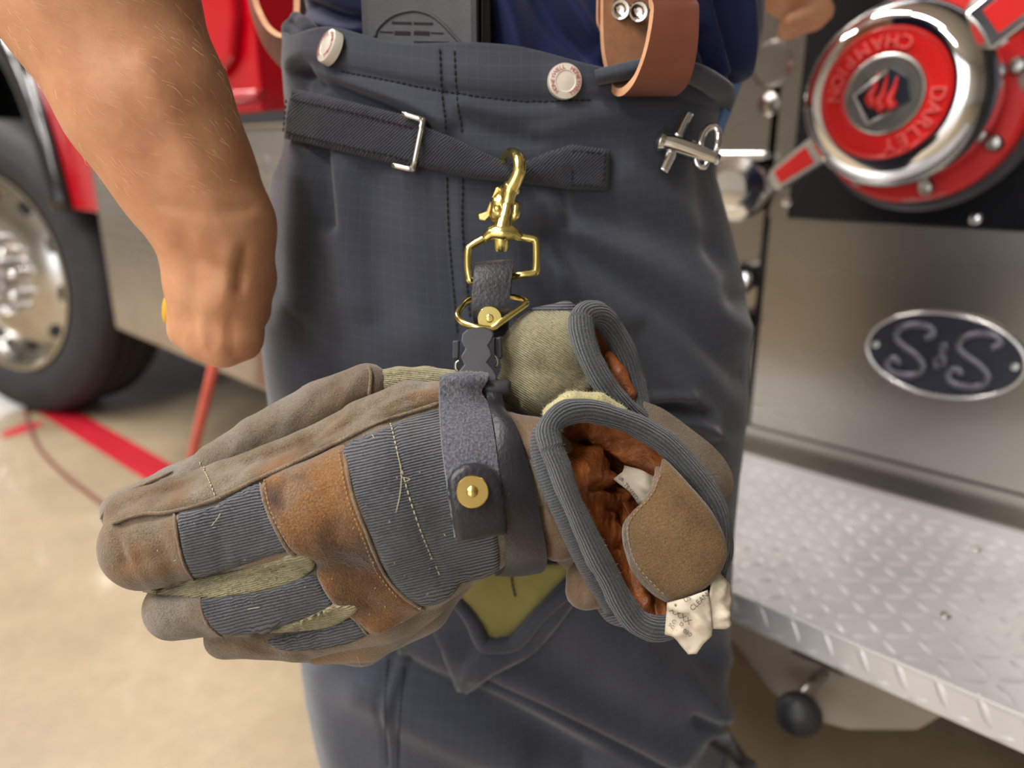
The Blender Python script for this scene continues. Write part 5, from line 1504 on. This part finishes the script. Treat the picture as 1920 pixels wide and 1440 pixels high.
# ================================================================== strap that clips the gloves to the pants
gs = empty('glove_strap', W(910, 560, 0.48), 'black leather glove strap with brass snap hook hanging from the pants', 'strap')
hd = 0.505
kk = hd / FPX
def wd(pts, d): return [W(p[0], p[1], d + (p[2] if len(p) > 2 else 0)) for p in pts]
hook = tube('snap_hook', spline(wd([(944, 306, .018), (945, 294, .014), (953, 287, .005), (965, 288, -.004), (973, 300, -.010), (974, 318, -.011), (967, 338, -.009), (957, 356, -.006)], hd), 40), [5 * kk, 8 * kk, 11 * kk, 12.5 * kk, 13 * kk, 13 * kk, 15 * kk], 'brass', gs, seg=18, flat=0.85, label='brass trigger snap hook')
A = Blend(0.0011)
A.cap((957, 352, hd - .006, 15), (953, 372, hd - .005, 12), (950, 396, hd - .005, 12), (945, 418, hd - .005, 15), (942, 432, hd - .005, 19), k=8)
A.cap((966, 352, hd - .006, 9), (970, 360, hd - .005, 5), k=6)
A.cap((944, 356, hd - .001, 10), (936, 380, hd - .001, 15), (933, 402, hd - .001, 15), (936, 424, hd - .001, 11), k=6)
v, f = A.mesh(); build('hook_stem', v, f, 'brass', hook)
prism('thumb_lever', wd([(936, 350, -.004), (930, 352, -.004), (912, 396, -.002), (896, 402, 0), (898, 412, 0), (910, 415, 0), (922, 400, -.003), (936, 366, -.005)], hd), W(910, 400, hd + .005) - W(910, 400, hd), 'aged_brass', hook, bevel=0.0008)
lathe('pivot_pin', [(8.5 * kk, -0.002), (8.5 * kk, 0.001), (6 * kk, 0.0028), (0, 0.0034)], W(934, 391, hd - .0058), (CAM - W(934, 391, hd)), 'aged_brass', hook, seg=20)
tube('spring_gate', wd([(964, 378), (968, 390), (966, 404), (957, 417)], hd - .003), [6 * kk, 9.5 * kk, 9.5 * kk, 5 * kk], 'brass', hook, seg=14)
fd = hd - 0.004
fr = [(943, 434), (962, 434), (976, 444), (1000, 449), (1005, 455), (1006, 480), (1005, 505), (1000, 512), (975, 516), (945, 521, .004), (910, 526, .004), (884, 526), (880, 518), (877, 496), (878, 470), (884, 461), (906, 448), (924, 436)]
tube('swivel_frame', spline(wd(fr, fd), 90, closed=True), 7.6 * kk, 'brass', gs, seg=12, closed=True, label='brass square swivel frame')
tube('swivel_bow', spline(wd([(908, 449, -.001), (924, 438, -.002), (943, 437, -.003), (962, 438, -.002), (977, 447, -.001)], fd), 24), [8 * kk, 14 * kk, 16 * kk, 14 * kk, 8 * kk], 'brass', gs, seg=16)
lathe('swivel_button', [(14 * kk, 0.004), (14 * kk, -0.002), (11 * kk, -0.0045), (0, -0.005)], W(940, 458, fd), (0, 0, 1), 'brass', gs, seg=24)
ld = 0.482
ls = ribbon('hanger_loop', wd([(892, 560, .020), (893, 530, .020), (893, 506, .014), (892, 498, .002), (888, 520, -.004), (885, 550, -.006), (885, 580, -.006), (890, 615, .002), (892, 630, .016)], ld), wd([(958, 550, .020), (960, 525, .020), (962, 500, .014), (963, 492, .002), (960, 515, -.004), (957, 545, -.006), (955, 575, -.006), (953, 605, .002), (950, 625, .016)], ld), 0.0034, 'black_leather', gs, n=60, cross=6, crown=0.0006)
p_ = W(918, 597, ld - .008)
def screw(p, r, parent, m='brass', tilt=(0, 0, 0)):
    nn = ((CAM - p).normalized() + Vector(tilt)).normalized()
    o = lathe('screw_post', [(r, -0.002), (r, 0.0012), (r * 0.95, 0.0017), (r * 0.38, 0.0017), (r * 0.37, 0.0011), (r * 0.35, 0.0011), (r * 0.34, 0.0019), (r * 0.26, 0.0024), (0, 0.0025)], p, nn, m, parent, seg=40)
    up = (ZV - nn * ZV.dot(nn)).normalized(); xr = up.cross(nn)
    v, f = box_geo(p + nn * 0.0022 - xr * r * 0.06 - up * r * 0.27, xr * r * 0.12, up * r * 0.54, nn * 0.0006)
    build('screw_slot', v, f, 'aged_brass', o, smooth=False)
screw(p_, 22.5 * ld / FPX, ls)
dr_ = [(883, 562, .012), (866, 575, .004), (858, 591, -.002), (867, 604, -.008), (889, 612, -.012), (908, 616, -.013), (922, 616, -.013), (938, 605, -.012), (960, 589, -.008), (986, 570, -.002), (983, 563, .004), (961, 557, .012), (920, 556, .018)]
tube('d_ring', spline(wd(dr_, ld), 110, closed=True), 6.0 * ld / FPX, 'brass', gs, seg=12, closed=True, label='brass D-ring')
# black side-release buckle
bd = 0.462
bo = [(866, 626), (876, 617), (892, 614), (908, 613), (922, 618), (927, 626), (923, 637), (916, 648), (921, 657), (923, 667), (914, 679), (925, 692), (932, 704), (930, 730), (850, 730), (851, 712), (858, 698), (870, 684), (863, 669), (872, 654), (864, 640)]
bb = prism('side_release_buckle', [W(x, y, bd + (y - 614) * -0.00012) for x, y in bo], W(900, 660, bd + .007) - W(900, 660, bd), 'buckle_black', gs, bevel=0.001, label='matte black side-release buckle')
prism('buckle_prong', wd([(848, 638), (862, 637), (862, 648), (861, 674), (848, 675)], bd + .001), W(855, 655, bd + .006) - W(855, 655, bd + .001), 'buckle_black', bb, bevel=0.0012)
prism('buckle_prong', wd([(926, 634), (941, 630), (943, 672), (930, 676), (926, 660)], bd + .006), W(935, 655, bd + .011) - W(935, 655, bd + .006), 'buckle_black', bb, bevel=0.0012)
tube('buckle_pin', spline(wd([(862, 676), (856, 680), (855, 690), (860, 697)], bd + .003), 12), 0.0012, 'dull_steel', bb, seg=8)
tube('buckle_pin', spline(wd([(926, 666), (932, 672), (933, 682), (928, 688)], bd + .006), 12), 0.0012, 'dull_steel', bb, seg=8)
tube('buckle_bar', wd([(900, 722), (922, 728), (950, 727), (957, 728)], bd - .012), [0.004, 0.005, 0.0052, 0.004], 'buckle_black', bb, seg=14)
# wrist strap: rough side over the front, smooth band going round
def gsurf(px, py, lift): 
    p, n_ = drop(BALL, px, py); return p + (CAM - p).normalized() * lift
BALL = bvh_of((v1, f1), (v2, f2))
LA = [(828, 707), (824, 722), (824, 760), (827, 820), (834, 880), (843, 940), (853, 1008)]
LB = [(912, 704), (919, 716), (922, 760), (926, 820), (934, 880), (942, 940), (949, 1000)]
def lifted(L, lifts): return [gsurf(x, y, h) for (x, y), h in zip(L, lifts)]
lf = [0.006, 0.0075, 0.0075, 0.006, 0.005, 0.005, 0.006]
EA = lifted(LA[1:], lf[1:]); EB = lifted(LB[1:], lf[1:])
EA = [W(830, 708, .452), W(825, 712, .442)] + EA; EB = [W(910, 706, .452), W(917, 708, .440)] + EB
wsb = ribbon('wrist_strap', EA, EB, 0.0036, ['rough_leather', 'rough_leather', 'black_leather'], gs, n=70, cross=10, crown=0.0016, label='rough-side-out black leather wrist strap')
_q = [p for p in wsb.data.polygons]
fuzz('leather_fuzz', np.array([tuple(v.co) for v in wsb.data.vertices]) + np.array(ORIGIN[gs]), np.array([tuple(p.vertices) for p in wsb.data.polygons if p.material_index < 2]), 2200, 0.0014, 'fuzz_tan', wsb, 91)
TA, TB = [(843, 905), (843, 930), (849, 970), (856, 1006)], [(938, 900), (942, 930), (946, 970), (949, 1000)]
capo = [(838, 925), (840, 900), (850, 882), (868, 871), (890, 868), (912, 872), (930, 884), (940, 905), (945, 945), (948, 975), (949, 1001), (925, 1003), (890, 1009), (856, 1013), (850, 985), (844, 955)]
BS = bvh_of((np.array([tuple(v.co) for v in wsb.data.vertices]) + np.array(ORIGIN[gs]), [tuple(p.vertices) for p in wsb.data.polygons]), (v1, f1))
end = patch('strap_end', capo, BS, 0.0030, 'black_leather', gs, step=8, edge=4, lift=0.0008, sink=0.0004, rnd=False, smoothn=8, label='folded smooth black leather strap end')
q_, qn = drop(BS, 886, 922)
screw(q_ + (CAM - q_).normalized() * 0.0040, 29 * 0.42 / FPX, end, 'aged_brass', tilt=(-0.05, 0, 0.05))
# smooth band that goes round the wrists
A1 = [gsurf(x, y, h) for x, y, h in ((922, 745, .006), (926, 800, .005), (933, 880, .004), (938, 960, .004), (950, 1050, .004))]
B1 = [gsurf(x, y, h) for x, y, h in ((946, 748, .006), (966, 800, .005), (990, 880, .004), (1010, 960, .004), (1026, 1046, .004))]
back = [((930, 1075, .50), (1010, 1070, .50)), ((925, 1050, .55), (1000, 1045, .55)), ((915, 930, .568), (985, 930, .568)), ((905, 800, .56), (970, 800, .56)), ((905, 730, .52), (960, 730, .52)), ((910, 716, .47), (950, 722, .468))]
ribbon('wrist_band', [W(912, 718, .45)] + A1 + [W(*a) for a, b in back], [W(940, 722, .45)] + B1 + [W(*b) for a, b in back], 0.0034, 'black_leather', gs, n=110, cross=8, crown=0.0012, label='smooth black leather band around the glove wrists')
bpy.context.view_layer.update()
